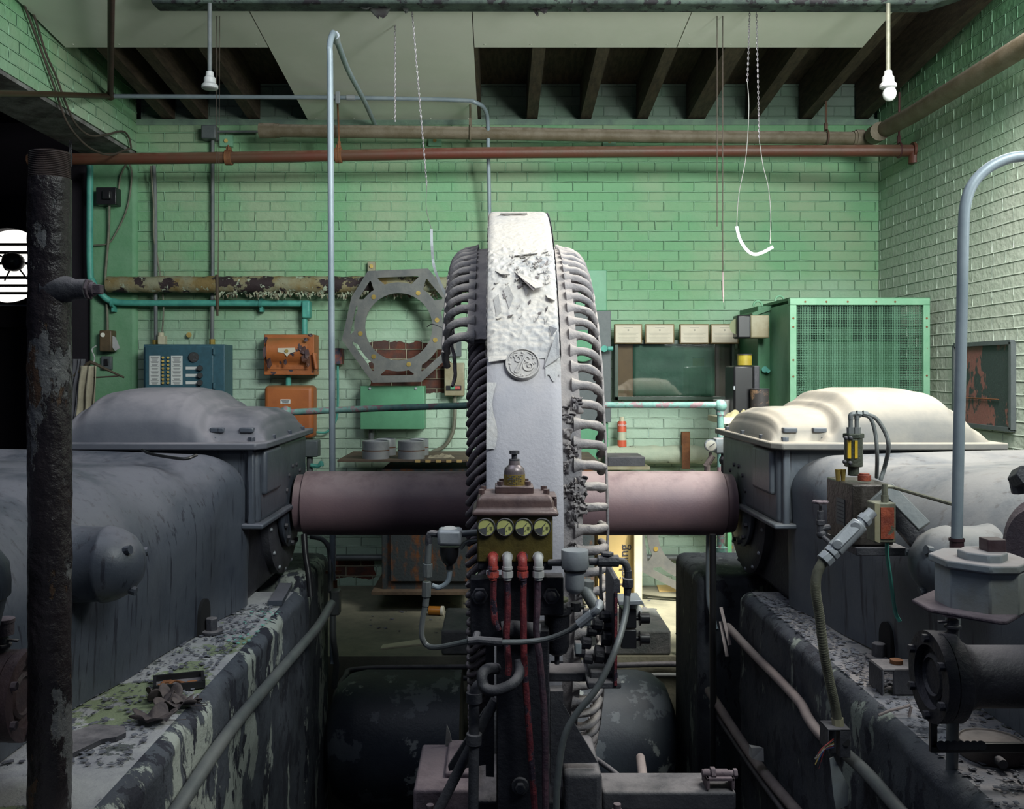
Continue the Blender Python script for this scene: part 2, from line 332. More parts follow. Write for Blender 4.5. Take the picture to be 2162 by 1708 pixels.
mBrownT = M('scuffed_brown_tin', (.045, .04, .04), (.28, .17, .10), .6, scale=12, bump=.1, lo=.5, hi=.56)
mMapG = M('green_map_sheet', (.03, .10, .06), (.045, .13, .08), .6, scale=6, bump=.5, bscale=7)
mFrameG = M('dark_green_frame', (.02, .04, .025), (.03, .06, .04), .4, bump=.05)
mBrownB = M('brown_fibre_board', (.17, .11, .045), (.13, .085, .035), .6, bump=.05)
mBrownDk = M('dark_brown_board', (.045, .028, .015), (.035, .022, .012), .5, bump=.05)
mPoster = M('peeled_notice_board', (.24, .10, .09), (.28, .12, .10), .5, scale=3, bump=.3, spots=((.045, .06, .06), 4.2, .49, (1, 1, .6)), spots2=((.16, .24, .2), 4, .62))
mSight = M('amber_sight_glass', (.55, .36, .03), (.35, .24, .03), .15, bump=0)
mOilBox = M('oily_steel_box', (.045, .038, .035), (.075, .066, .06), .35, .2, scale=10, bump=.35, streak=((.02, .016, .014), 18, .52))
mRedLab = M('rusty_red_label', (.34, .07, .03), (.18, .035, .02), .6, scale=25, bump=.4, spots=((.10, .09, .06), 28, .58))
mPaleBox = M('pale_stained_box', (.30, .34, .37), (.24, .25, .23), .55, scale=6, bump=.1, spots=((.07, .06, .05), 7, .66), dust=((.38, .32, .32), .7, 6))
mFlex = M('olive_flex_conduit', (.19, .19, .14), (.13, .13, .10), .5, .2, scale=12, bump=.2)
mPink = M('pale_mauve_rod', (.3, .25, .24), (.22, .18, .18), .7, bump=.2)
mWhitePl = M('white_plastic_cap', (.75, .72, .62), (.7, .68, .6), .4, bump=0)
mAmber = M('orange_bottle', (.5, .2, .03), (.4, .15, .02), .3, bump=0)
mGlass = bpy.data.materials.new('dusty_glass'); mGlass.use_nodes = True
_n = mGlass.node_tree.nodes; _l = mGlass.node_tree.links; _n.remove(_n['Principled BSDF'])
_t = _n.new('ShaderNodeBsdfTransparent'); _g = _n.new('ShaderNodeBsdfGlossy'); _g.inputs['Roughness'].default_value = .03
_f = _n.new('ShaderNodeFresnel'); _f.inputs[0].default_value = 1.9; _x = _n.new('ShaderNodeMixShader')
_l.new(_f.outputs[0], _x.inputs[0]); _l.new(_t.outputs[0], _x.inputs[1]); _l.new(_g.outputs[0], _x.inputs[2]); _l.new(_x.outputs[0], _n['Material Output'].inputs[0])
mSky = bpy.data.materials.new('daylight_through_fan'); mSky.use_nodes = True
_n = mSky.node_tree.nodes; _e = _n.new('ShaderNodeEmission'); _e.inputs[0].default_value = (1, .97, .9, 1); _e.inputs[1].default_value = 1.1
mSky.node_tree.links.new(_e.outputs[0], _n['Material Output'].inputs[0])

# ================================================================ STRUCTURE
XL, XR, YB = -2.48, 2.62, 6.48
SL = .108                                   # roof falls towards the back wall
def zj(Y, z0=3.21): return z0+SL*(YB-Y)
struct(B().ext((-2.48, YB, -.1), (XR+.3, YB+.3, 3.17)).build('wall_back', mBrick, smooth=0))
struct(B().ext((-2.48, YB+.08, 3.17), (XR+.3, YB+.3, 3.75)).build('wall_back_upper', mBrickUp, smooth=0))
struct(B().ext((-2.48, YB-.01, 3.165), (XR, YB+.1, 3.205)).build('trim_1', M('ledge_paint', (.2, .3, .22), (.14, .2, .17), .8, bump=.3), smooth=0))
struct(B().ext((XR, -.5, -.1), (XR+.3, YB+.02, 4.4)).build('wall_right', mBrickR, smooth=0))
def joints(axis, a0, a1, z0, z1, surf, sgn, hk=1.):
    # raised painted mortar joints following the brick courses; axis 0: along X facing -Y, axis 1: along Y facing +-X
    b = B(); RH = .0677; BW = .208
    def pt(a, z, d): return Vector((a, surf+sgn*d, z)) if axis == 0 else Vector((surf+sgn*d, a, z))
    def strip(path, w, vert):
        k0 = len(b.v)
        for (a, z) in path:
            n_ = noise.noise(Vector((a*9, z*31, 2))); h = hk*(.0055+.0022*n_); ww = w*(1+.35*noise.noise(Vector((a*23, z*19, 7))))
            for (q, d) in ((-1, -.001), (-.55, h), (.55, h*.9), (1, -.001)):
                b.v.append(pt(a+q*ww, z, d) if vert else pt(a, z+q*ww, d))
        for i in range(len(path)-1):
            for j in range(3): k_ = k0+i*4+j; b.f.append((k_, k_+1, k_+5, k_+4))
    for row in range(int(z0/RH), int(z1/RH)+1):
        z = row*RH
        if z0 < z < z1:
            n_ = int((a1-a0)/.05); strip([(a0+(a1-a0)*i/n_, z+.003*noise.noise(Vector((a0+(a1-a0)*i/n_*3, z*7, 1)))) for i in range(n_+1)], .0050, False)
        bw = BW*(1 if row % 6 else .55); off = 0 if row % 2 else bw*.5
        x = math.ceil((a0+off)/bw)*bw-off
        while x < a1:
            if x > a0 and noise.noise(Vector((x*11, z*13, 5))) > -.38 and z > z0-.03 and z+RH < z1+.03:
                j = .008*noise.noise(Vector((x*17, z*29, 3))); strip([(x+j, max(z, z0)), (x+j*.3, z+RH*.5), (x-j*.6, min(z+RH, z1))], .0038, True)
            x += bw
    return b
mj = joints(0, -2.47, XR, 0, 3.165, YB, -1).build('mortar_joints', mBead, bpy.data.objects['wall_back'], smooth=60)
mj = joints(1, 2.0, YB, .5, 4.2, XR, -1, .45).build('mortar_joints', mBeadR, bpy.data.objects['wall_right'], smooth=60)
# brick spandrel above the opening on the left and the plastered pier behind it
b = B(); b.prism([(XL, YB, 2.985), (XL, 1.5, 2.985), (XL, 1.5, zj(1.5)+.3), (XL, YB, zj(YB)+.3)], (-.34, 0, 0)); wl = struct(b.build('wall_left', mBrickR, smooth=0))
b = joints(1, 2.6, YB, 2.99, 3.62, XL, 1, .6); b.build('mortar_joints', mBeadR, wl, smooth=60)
struct(B().ext((XL-.005, YB, 2.96), (XL-.36, 4.6, 2.984)).jit(.012, 9).build('trim_2', M('lintel_soffit', (.25, .25, .24), (.10, .09, .09), .9, bump=.4), smooth=0))
struct(B().ext((-2.80, YB-.03, -.1), (-2.47, YB+.3, 2.97)).build('wall_pier', mPlaster, bev=.03))
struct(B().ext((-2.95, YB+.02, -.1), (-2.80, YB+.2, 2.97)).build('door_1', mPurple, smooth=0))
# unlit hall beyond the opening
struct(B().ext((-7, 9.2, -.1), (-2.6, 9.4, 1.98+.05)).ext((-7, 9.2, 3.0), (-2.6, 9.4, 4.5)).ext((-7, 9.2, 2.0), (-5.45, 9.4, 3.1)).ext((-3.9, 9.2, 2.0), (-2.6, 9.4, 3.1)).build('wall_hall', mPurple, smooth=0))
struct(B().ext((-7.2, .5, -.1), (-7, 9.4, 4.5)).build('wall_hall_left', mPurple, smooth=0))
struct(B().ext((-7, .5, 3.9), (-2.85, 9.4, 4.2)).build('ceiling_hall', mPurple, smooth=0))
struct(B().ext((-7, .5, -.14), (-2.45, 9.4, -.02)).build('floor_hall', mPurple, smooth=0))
# floor and the machine pit
struct(B().ext((-2.48, 4.87, -1.3), (XR, YB, 0)).ext((-2.9, 4.4, -1.3), (-.95, 4.87, 0)).ext((1.12, 4.4, -1.3), (XR, 4.87, 0)).build('floor', mFloor, smooth=0))
struct(B().ext((-1.0, .4, -1.35), (1.3, 4.87, -1.3)).build('floor_pit', mPitF, smooth=0))
# machine plinths
def plinth(nm, side, mt, ms):
    x0, x1 = (-.737, -3.3) if side < 0 else (.93, 2.62)
    RR = .04
    def top(u, v):
        w = min(1, u*12)*min(1, v*20)*min(1, (1-v)*20); return Vector((x0+side*(RR+u*(abs(x1-x0)-RR)), .6+v*3.0, .63+w*.005*noise.noise(Vector((u*20, v*14, side)))))
    def face(u, v):
        Y_ = .6+v*3.0
        if u < .75: x, z, n_ = 0., -1.3+(1.93-RR)*u/.75, .012
        else: t_ = (u-.75)/.25*PI/2; x, z, n_ = RR*(1-math.cos(t_)), .63-RR+RR*math.sin(t_), .012*math.cos(t_)
        d_ = n_*(noise.noise(Vector((z*7, Y_*6, 3)))+.4*noise.noise(Vector((z*25, Y_*22, 5))))
        return Vector((x0+side*(x+d_), Y_, z))
    struct(B().grid(top, 50, 50).build('floor_plinth_top'+nm, mt, smooth=60))
    struct(B().grid(face, 90, 110).ext((x0+side*.03, 3.6, -1.3), (x1, 3.57, .62)).build('wall_plinth'+nm, ms, smooth=60))
plinth('_left', -1, mConcL, mPlinthL); plinth('_right', 1, mConcR, mPlinthR)
struct(B().ext((-.80, 3.95, -1.3), (-1.9, 4.5, .615)).build('wall_block_left', mPlinthL, bev=.05, seg=3))
struct(B().ext((.845, 3.95, -1.3), (2.0, 4.5, .615)).build('wall_block_right', mPlinthR, bev=.04, seg=3))
# roof
b = B()
b.prism([(XL-.2, 2.0, zj(2.0)+.27), (XR+.05, 2.0, zj(2.0)+.27), (XR+.05, YB+.1, zj(YB+.1)+.27), (XL-.2, YB+.1, zj(YB+.1)+.27)], (0, 0, .05))
# the roof deck has a skylight opening near the camera on the right, so it starts beyond it
b = B(); b.prism([(XL-.35, 4.55, zj(4.55)+.27), (XR+.05, 4.55, zj(4.55)+.27), (XR+.05, YB+.1, zj(YB+.1)+.27), (XL-.35, YB+.1, zj(YB+.1)+.27)], (0, 0, .05))
struct(b.build('ceiling', mWood, smooth=0))
k = 0
for xj in (-2.27, -2.04, -1.68, -1.25, -.15, .24, .61, 1.0, 1.37, 1.76, 2.13, 2.52):
    w = .075 if xj != 1.37 else .12
    b = B(); b.prism([(xj-w/2, YB+.05, zj(YB)), (xj+w/2, YB+.05, zj(YB)), (xj+w/2, YB+.05, zj(YB)+.26), (xj-w/2, YB+.05, zj(YB)+.26)], (0, -1.9, 1.9*SL))
    o = b.build('roof_joist', mWood, smooth=0)
    lbls = ['dark timber joist against the left brick spandrel', 'second dark joist from the left wall, behind the pipe', 'dark joist left of the bulbless lamp holder', 'dark joist between the lamp holder and the middle ceiling board', 'joist edging the ceiling board above the pipe bend', 'joist first right of the middle ceiling board', 'second joist right of the middle ceiling board', 'third joist right of the middle ceiling board', 'extra wide double joist right of the third one', 'joist behind the pair of hanging chains on the right', 'joist behind the thin hanging rod on the right', 'last joist beside the right brick wall']
    tag(o, lbls[k]+', meeting the wall', 'joist', 'roof joists'); k += 1
def board(nm, x0, x1, y0, y1, hole=None):
    off = -.012
    b = B()
    if not hole:
        b.prism([(x0, y0, zj(y0)+off), (x1, y0, zj(y0)+off), (x1, y1, zj(y1)+off), (x0, y1, zj(y1)+off)], (0, 0, .012))
    else:
        hx, hy, hr = hole; n = 32; inn = [Vector((hx+hr*math.cos(2*PI*i/n), hy+hr*math.sin(2*PI*i/n), 0)) for i in range(n)]; out = []
        for i in range(n):
            a = 2*PI*i/n; c, s_ = math.cos(a), math.sin(a); t = min([((x1-hx)/c if c > 1e-6 else (x0-hx)/c if c < -1e-6 else 1e9), ((y1-hy)/s_ if s_ > 1e-6 else (y0-hy)/s_ if s_ < -1e-6 else 1e9)])
            out.append(Vector((hx+t*c, hy+t*s_, 0)))
        # exact corners
        for (cx, cy) in ((x0, y0), (x1, y0), (x1, y1), (x0, y1)):
            j = min(range(n), key=lambda i: (out[i]-Vector((cx, cy, 0))).length); out[j] = Vector((cx, cy, 0))
        for v in inn+out: v.z = zj(v.y)+off
        b.add(inn+out, [(i, (i+1) % n, n+(i+1) % n, n+i) for i in range(n)])
        b.add([v+Vector((0, 0, .012)) for v in inn+out], [(i, (i+1) % n, n+(i+1) % n, n+i) for i in range(n)])
        b.add(inn+[v+Vector((0, 0, .012)) for v in inn], [(i, (i+1) % n, n+(i+1) % n, n+i) for i in range(n)])
    for i in range(5):
        for yy in (y0+.04, y1-.04):
            xx = x0+.06+(x1-x0-.12)*i/4; b.cyl((xx, yy, zj(yy)+off-.003), (xx, yy, zj(yy)+off), .006, 6)
    return b.build(nm, mBoard, smooth=0)
tag(board('ceiling_board', -2.46, -1.305, 4.60, 5.37, (-1.45, 4.78, .145)), 'pale ceiling board with a round hole behind the left lamp stem', 'ceiling board', 'ceiling boards')
tag(board('ceiling_board', -1.30, -.135, 4.60, YB), 'long pale ceiling board in the middle reaching the back wall', 'ceiling board', 'ceiling boards')
tag(board('ceiling_board', -.13, 1.02, 4.60, 5.37), 'plain pale ceiling board right of the long middle one', 'ceiling board', 'ceiling boards')
tag(board('ceiling_board', 1.025, 2.08, 4.60, 5.37, (1.11, 4.78, .145)), 'pale ceiling board with a round hole right above the hanging chains', 'ceiling board', 'ceiling boards')
# foreground crane beam with flaking underside
b = B(); b.prism([(-1.72, 4.68, 3.300), (2.17, 4.68, 3.300), (2.36, 4.68, 3.36), (2.36, 4.68, 3.62), (-1.72, 4.68, 3.62)], (0, .12, 0)).jit(.006, 6)
bm_ = thing('overhead_beam', 'long dark beam with flaking paint across the top of the room', 'beam')
b.build('beam', mBeam, bm_, bev=.01)
for q, (x, w, l) in enumerate(((800, 52, 24), (855, 14, 18), (1145, 26, 20), (1128, 40, 9), (1200, 16, 8), (1240, 18, 9), (1310, 24, 6), (1605, 10, 7), (1130, 12, 26), (770, 40, 10))):
    x0 = P(x, 25, 4.74).x; w_ = R(w, 4.74); l_ = R(l, 4.74)
    b = B(); b.grid(lambda u, v: Vector((x0+w_*(u-.5)*(1-v*.75)+.01*v, 4.75+.03*math.sin(v*3+q)*v-.02*v, 3.306-l_*v*(1+.3*noise.noise(Vector((u*4, q, 0)))))), 6, 5)
    o = b.build('paint_flake', M('sooty_flake', (.012, .008, .01), (.03, .035, .03), .8, bump=.2), bm_, smooth=60)
    m = o.modifiers.new('t', 'SOLIDIFY'); m.thickness = .0025

# ================================================================ PIPES ALONG THE CEILING AND WALL
t = thing('heating_pipe', 'thick brown dusty pipe below the joists that elbows along the right wall', 'pipe')
YP = 6.2
b = B(); b.tube(pp([(585, 276, YP), (1000, 281, YP), (1400, 288, YP), (1815, 292, YP)]), .042, 20); b.build('long_run', mBrownP, t)
b = B(); b.tube([P(1848, 284, 6.14), Vector((2.47, 5.6, 3.0)), Vector((2.47, 3.8, 3.0))], .052, 20); b.build('side_run', mBrownP, t)
b = B(); b.tube(sm([P(1800, 292, YP), P(1832, 292, 6.2), P(1845, 286, 6.16), P(1860, 276, 6.0)], 6), .050, 16); b.cyl(P(1806, 292, YP), P(1822, 292, YP), .056, 16); b.cyl(P(1846, 285, 6.1), P(1858, 277, 5.98), .06, 16); b.build('elbow', mBrownP, t)
b = B(); b.cyl(P(548, 276, YP), P(580, 276, YP), .05, 18); b.cyl(P(576, 276, YP), P(590, 276, YP), .046, 18); b.build('coupling', mBrownP, t)
t = thing('sprinkler_pipe', 'long red primed pipe across the back wall ending at the right wall', 'pipe')
YR = 6.12
b = B(); b.tube(pp([(60, 337, YR), (480, 333, YR), (1000, 323, YR), (1500, 319, YR), (1900, 318, 5.93), (1938, 318, 5.92)]), .037, 18); b.build('pipe_run', mRedP, t)
b = B(); b.cyl(P(1925, 317, 5.92), P(1944, 317, 5.92), .05, 16); b.cyl(P(1930, 317, 5.92), P(1930, 345, 5.92), .035, 12); b.build('end_tee', mRedP, t)
for x in (483, 715):
    b = B(); b.cyl(P(x-7, 333 if x < 500 else 328, YR), P(x+7, 333 if x < 500 else 328, YR), .050, 16); b.box(P(x, 316 if x < 500 else 311, YR), (.03, .035, .03)); b.cyl(P(x-1, 306 if x < 500 else 302, YR-.02), P(x-1, 322, YR-.02), .006, 8); b.build('grooved_coupling', mRustO, t, bev=.003)
# rods and hangers
def rod(nm, x, y0, y1, Y, r, mat, lab, cat, hook=None, x2=None):
    t = thing(nm, lab, cat); x2 = x if x2 is None else x2
    B().tube([P(x, y0, Y), P((x+x2)/2, (y0+y1)/2, Y), P(x2, y1, Y)], r, 8).build('rod', mat, t)
    if hook:
        cy, rr = hook; c = P(x2, cy, Y); b = B(); pts = [c+Vector((0, rr*math.cos(a), rr*math.sin(a))) for a in [k*2*PI/16 for k in range(17)]]
        b.tube(pts, .006, 6); b.box(c+Vector((0, 0, rr+.02)), (.02, .012, .05)); b.build('ring_hanger', mat, t)
    return t
rod('pipe_hanger', 992, 20, 262, 6.2, .007, mBrownP, 'brown threaded rod hanger holding the thick pipe beside the middle ceiling board', 'pipe hanger', (281, .05), 993)
rod('pipe_hanger', 1745, 30, 266, 6.19, .008, M('rust_rod', (.12, .06, .035), (.07, .04, .03), .7, bump=.1), 'thin rusty rod hanger near the right end of the thick pipe', 'pipe hanger', (291, .052), 1744)
rod('pipe_hanger', 1899, 195, 290, 5.94, .007, M('red_rod', (.1, .03, .03), (.06, .02, .02), .7, bump=.1), 'short dark red rod hanger holding the red pipe near the right wall', 'pipe hanger', (317, .046), 1898)
rod('pipe_hanger', 708, 80, 308, 6.12, .006, mRustO, 'rusty rod hanger holding the red pipe behind the tall grey pipe', 'pipe hanger', (328, .046), 716)
# galvanised conduit bending down behind the rotor
t = thing('electrical_conduit', 'grey conduit across the room that bends down behind the peeling housing', 'conduit')
YC = 5.95
B().tube(sm([P(233, 203, YC), P(700, 206, YC), P(960, 211, YC), P(1005, 217, YC), P(1024, 232, YC+.1), P(1030, 262, YC+.2), P(1031, 330, YC+.28), P(1033, 420, YC+.35), P(1035, 620, YC+.45)], 8), .0135, 12).build('tube', mConduit, t)
B().cyl(P(732, 206, YC), P(750, 206.5, YC), .019, 12).cyl(P(702, 206, YC), P(718, 206, YC), .019, 12).build('coupling', mSteel, t)
B().box(P(713, 206, YC-.02), (.03, .012, .075)).build('strap', mSteel, t, bev=.003)
t = thing('dark_steam_pipe', 'dark thin pipe from the left edge with a riser up to the ceiling', 'pipe')
B().tube(pp([(-40, 197, 4.2), (100, 199, 4.95), (232, 203, YC)]), .016, 12).build('run', mBrownDk, t)
B().tube(pp([(233, 203, YC), (235, -10, 4.6)]), .018, 12).build('riser', M('red_brown_riser', (.07, .03, .03), (.05, .02, .02), .6, bump=.2), t)
B().sph(P(233, 202, YC), .03, 12, 8).build('elbow', mBrownDk, t)
# tall grey pipe with bent top
t = thing('tall_vent_pipe', 'tall straight grey pipe with a hooked top standing behind the shaft', 'pipe')
B().tube(sm([P(703, 1400, 4.3), P(702, 1000, 4.3), P(699, 500, 4.3), P(697, 150, 4.3), P(696, 100, 4.3), P(701, 75, 4.36), P(708, 78, 4.5), P(735, 148, 5.1), P(770, 215, 5.8), P(792, 264, 6.42)], 8), .0145, 14).build('tube', mConduit, t)
B().cyl(P(708, 74, 4.48), P(710, 86, 4.55), .02, 12).build('collar', mSteel, t)
B().cyl(P(703, 1225, 4.3), P(703, 1245, 4.3), .02, 12).box(P(704, 1208, 4.3), (.07, .012, .012)).build('clamp', mRustO, t)
# lamps
def lamp(x, y1, bulb, lab):
    Y = 4.62; t = thing('pendant_lamp', lab, 'lamp', 'ceiling pendant lamps')
    B().cyl(P(x, 8, Y+.05), P(x, y1-8, Y), .011, 12).build('stem', mConduitD if not bulb else mFlex, t)
    B().lathe([(.0, 0), (.018, 0), (.02, -.022), (.028, -.03), (.029, -.055), (.040, -.066), (.040, -.08), (.034, -.084), (.0, -.084)], P(x, y1-8, Y), (0, 0, 1), 20).build('socket', mPorc, t)
    if bulb:
        c = P(x+3, y1+40, Y)
        B().lathe([(0, -.036), (.015, -.033), (.028, -.02), (.033, 0), (.030, .014), (.022, .032), (.016, .046), (.014, .06), (0, .06)], c, (0, 0, 1), 24).build('bulb', mBulb, t, smooth=80)
lamp(443, 160, False, 'pendant lamp holder on a grey stem with no bulb')
lamp(1875, 158, True, 'pendant lamp with an unlit white bulb at upper right')
# chains and pulls
def chain(lab, a, b, group='hanging chains'):
    o = B().chain(a, b).build('pull_chain', mZinc); tag(o, lab, 'chain', group); return o
chain('short pale chain hanging left of the other one by the middle ceiling board', P(834, 45, 5.1), P(834, 256, 5.1))
t = thing('pull_chain', 'long leaning chain ending in a wire and bent metal strap', 'chain', 'hanging chains')
B().chain(P(870, 24, 4.9), P(901, 392, 5.0)).build('chain', mZinc, t)
B().tube(sm([P(901, 392, 5.0), P(900, 440, 5.0), P(911, 484, 5.0)], 4), .002, 6).build('wire', mWire, t)
b = B(); q = sm([P(911, 484, 5.0), P(912, 520, 5.0), P(917, 565, 5.0), P(935, 610, 4.8), P(955, 650, 4.5)], 5)
for i in range(len(q)-1): b.bar(q[i], q[i+1], .014, .003, (0, 1, 0))
b.build('strap', mSteel, t)
t = thing('chain_swing', 'pair of pale chains holding a wire loop with a bent metal strip', 'chain')
B().chain(P(1583, 22, 4.9), P(1578, 172, 4.9)).build('chain', mZinc, t)
B().chain(P(1597, 25, 4.9), P(1603, 296, 4.9)).build('chain', mZinc, t)
B().tube(sm([P(1578, 172, 4.9), P(1581, 230, 4.9), P(1575, 330, 4.9), P(1560, 410, 4.9), P(1555, 478, 4.9)], 6), .0022, 6).tube(sm([P(1603, 296, 4.9), P(1611, 350, 4.9), P(1622, 395, 4.9), P(1627, 450, 4.9), P(1626, 515, 4.9)], 6), .0022, 6).build('wire', mWire, t)
b = B(); q = sm([P(1555, 478, 4.9), P(1562, 505, 4.88), P(1577, 528, 4.86), P(1593, 537, 4.86), P(1612, 532, 4.86), P(1632, 521, 4.86)], 5)
for i in range(len(q)-1): b.bar(q[i], q[i+1], .016, .003, (0, 1, 0))
b.build('bent_strip', mSteel, t)
for (x, y1, lab) in ((1514, 478, 'thin brown bead cord hanging to the left of its longer neighbour'), (1526, 575, 'thin brown bead cord hanging to the right with a small weight')):
    t = thing('light_pull', lab, 'cord', 'hanging bead cords'); B().tube([P(x, 20, 5.0), P(x, y1, 5.0)], .0022, 6).build('cord', mCord, t)
    if y1 > 500: B().cyl(P(x, y1, 5.0), P(x+1, y1+52, 5.0), .005, 8).cyl(P(x+1, y1+52, 5.0), P(x+1, y1+64, 5.0), .004, 8, .001).build('weight', mPink, t)
t = thing('light_pull', 'doubled thin cord from the left ceiling hole ending in a dark weight', 'cord', 'hanging bead cords')
B().tube([P(457, 10, 5.0), P(459, 585, 5.0)], .002, 6).tube([P(464, 10, 5.0), P(461, 585, 5.0)], .002, 6).build('cord', mCord, t)
B().cyl(P(458, 580, 5.0), P(459, 655, 5.0), .009, 10).cyl(P(459, 655, 5.0), P(459, 667, 5.0), .006, 10).build('weight', mBrownDk, t)
# wall conduits at left
def conduit(nm, pts, r, mat, lab, group='wall conduits', n=8, cat='conduit'):
    o = B().tube(sm([P(*p) for p in pts], n), r, 10).build(nm, mat); return tag(o, lab, cat, group)
t = thing('wall_conduit', 'grey conduit from the small junction box down to the blue panel', 'conduit', 'wall conduits')
B().tube(pp([(449, 290, 6.44), (449, 560, 6.44), (448, 722, 6.38)]), .013, 10).build('tube', mConduitD, t)
B().bpx(424, 263, 455, 292, 6.38, .09).build('junction_box', mGreyP, t, bev=.008)
B().tube(pp([(455, 278, 6.43), (545, 278, 6.43)]), .009, 8).build('branch', mConduitD, t)
conduit('wall_conduit', [(325, 350, 6.44), (328, 450, 6.44), (329, 722, 6.38)], .013, mConduitD, 'grey conduit to the left top corner of the blue panel')
conduit('wall_cable', [(318, 350, 6.4), (324, 430, 6.42), (325, 500, 6.42), (335, 560, 6.42), (345, 640, 6.42), (342, 712, 6.38)], .006, mFlex, 'thin curving grey cable beside the left panel conduit', 'loose cables', cat='cable')
def PXl(x, y, X_=-2.455): Y = X_*F/(x-VX); return Vector((X_, Y, CH+(VY-y)/F*Y))
for pts, lab in (([(40, -20), (62, 40), (90, 115), (115, 185), (140, 255), (170, 296), (200, 318), (232, 327), (262, 318), (276, 313)], 'dark cable drooping over the left brick spandrel, the lower one'),
                 ([(48, -30), (74, 40), (98, 115), (118, 160), (138, 215), (160, 262), (190, 286), (225, 284), (258, 277), (272, 290), (277, 312)], 'dark cable drooping over the left brick spandrel, the upper one')):
    o = B().tube(sm([PXl(*p) for p in pts], 7), .0065, 8).build('wall_cable', mCord); tag(o, lab, 'cable', 'loose cables')
conduit('wall_cable', [(250, 405, 6.43), (255, 370, 6.43), (270, 345, 6.4), (278, 370, 6.42), (268, 440, 6.43), (240, 500, 6.43), (225, 515, 6.43), (198, 518, 6.43)], .006, mFlex, 'cable looping from the red pipe down to the green pier', 'loose cables', cat='cable')
t = thing('disconnect_box', 'small black switch box on the green pier with a conduit below', 'switch box')
B().bpx(202, 395, 245, 432, 6.36, .09).bpx(215, 402, 232, 420, 6.34, .03).build('box', mBlkP, t, bev=.006)
B().tube(sm([P(231, 432, 6.4), P(229, 500, 6.42), P(222, 590, 6.42), P(226, 650, 6.42), P(227, 700, 6.4)], 6), .009, 10).build('conduit', mFlex, t)
t = thing('thermostat_box', 'brown control box with a round dial hanging on the green pier', 'control box')
B().bpx(209, 697, 235, 742, 6.36, .09).build('case', M('brown_case', (.13, .09, .05), (.08, .06, .035), .5, bump=.05), t, bev=.008)
B().cyl(P(217, 707, 6.355), P(217, 707, 6.37), .015, 14).build('dial', mWhiteDial, t)
B().ppx([(236, 708), (244, 712), (253, 735), (243, 741), (235, 730)], 6.38, .004).build('paper_tag', mPorc, t)
t = thing('wall_outlet', 'grey outlet plate on the green pier behind the hanger', 'outlet')
B().bpx(213, 752, 235, 780, 6.42, .03).build('plate', mGreyP, t, bev=.004); B().bpx(219, 758, 228, 772, 6.41, .02).build('socket', mBlkP, t, bev=.002)
t = thing('teal_pipe', 'teal painted pipe running down the pier and along the back wall to the orange boxes', 'pipe')
YT = 6.40
B().tube(sm([P(190, 350, YT-.03), P(190, 560, YT-.03), P(196, 595, YT-.03), P(215, 622, YT-.02), P(240, 637, YT), P(300, 640, YT), (P(450, 640, YT)), P(640, 641, YT)], 8), .022, 12).build('tube', mTeal, t)
B().bpx(636, 634, 654, 672, YT-.04, .08).build('conduit_elbow', mTeal, t, bev=.012)
B().cyl(P(643, 670, YT), P(643, 706, YT), .02, 12).build('drop', mTeal, t)
for x in (238, 551): B().cyl(P(x-3, 639, YT), P(x+3, 640, YT), .03, 12).bpx(x-3, 630, x+3, 658, YT, .06).build('strap', mTeal, t)
# lagged pipe, left and right
def lagged(x0, x1, y, Y, r, mat, lab, seed):
    t = thing('lagged_pipe', lab, 'pipe', 'insulated pipes on the back wall')
    a = P(x0, y, Y); c = P(x1, y, Y)
    b = B(); b.grid(lambda u, v: a.lerp(c, u)+Vector((0, math.cos(v*2*PI), math.sin(v*2*PI)))*(r*(1+.10*noise.noise(Vector((u*(x1-x0)/18, math.cos(v*6.283)*1.5, math.sin(v*6.283)*1.5+seed))))), 160, 20)
    b.cyl(a, a+Vector((.01, 0, 0)), r*.97, 20); b.build('lagging', mat, t, smooth=60)
    return t, a, c
t, a, c = lagged(228, 985, 601, 6.36, .056, mInsul, 'rusty flaking lagged pipe across the back wall at the left', 2)
rnd = random.Random(3); b = B()
for i in range(260):
    u = .30+.68*rnd.random(); c0 = a.lerp(c, u)+Vector((0, -.045*rnd.random()-.01, -.045-.03*rnd.random())); w = .006+.012*rnd.random(); l = .01+.03*rnd.random()
    an = rnd.uniform(-1, 1); d1 = Vector((math.cos(an), rnd.uniform(-.6, .6), math.sin(an)))*w; d2 = Vector((rnd.uniform(-.4, .4), rnd.uniform(-.5, .2), -1))*l
    b.add([c0-d1, c0+d1, c0+d2, c0-d1+Vector((0, .0015, 0)), c0+d1+Vector((0, .0015, 0)), c0+d2+Vector((0, .0015, 0))], [(0, 1, 2), (5, 4, 3), (0, 3, 4, 1), (1, 4, 5, 2), (2, 5, 3, 0)])
o = b.build('flakes', M('lagging_flakes', (.36, .42, .30), (.12, .07, .04), .9, scale=30, bump=0), t, smooth=0); o['kind'] = 'stuff'
t, a, c = lagged(1262, 1560, 960, 6.36, .060, mInsulP, 'pale lagged pipe low on the back wall right of the housing', 5)
B().bpx(1440, 915, 1457, 990, 6.26, .012).bpx(1440, 912, 1457, 945, 6.42, .04).build('strap', mRustO, t, bev=.002)
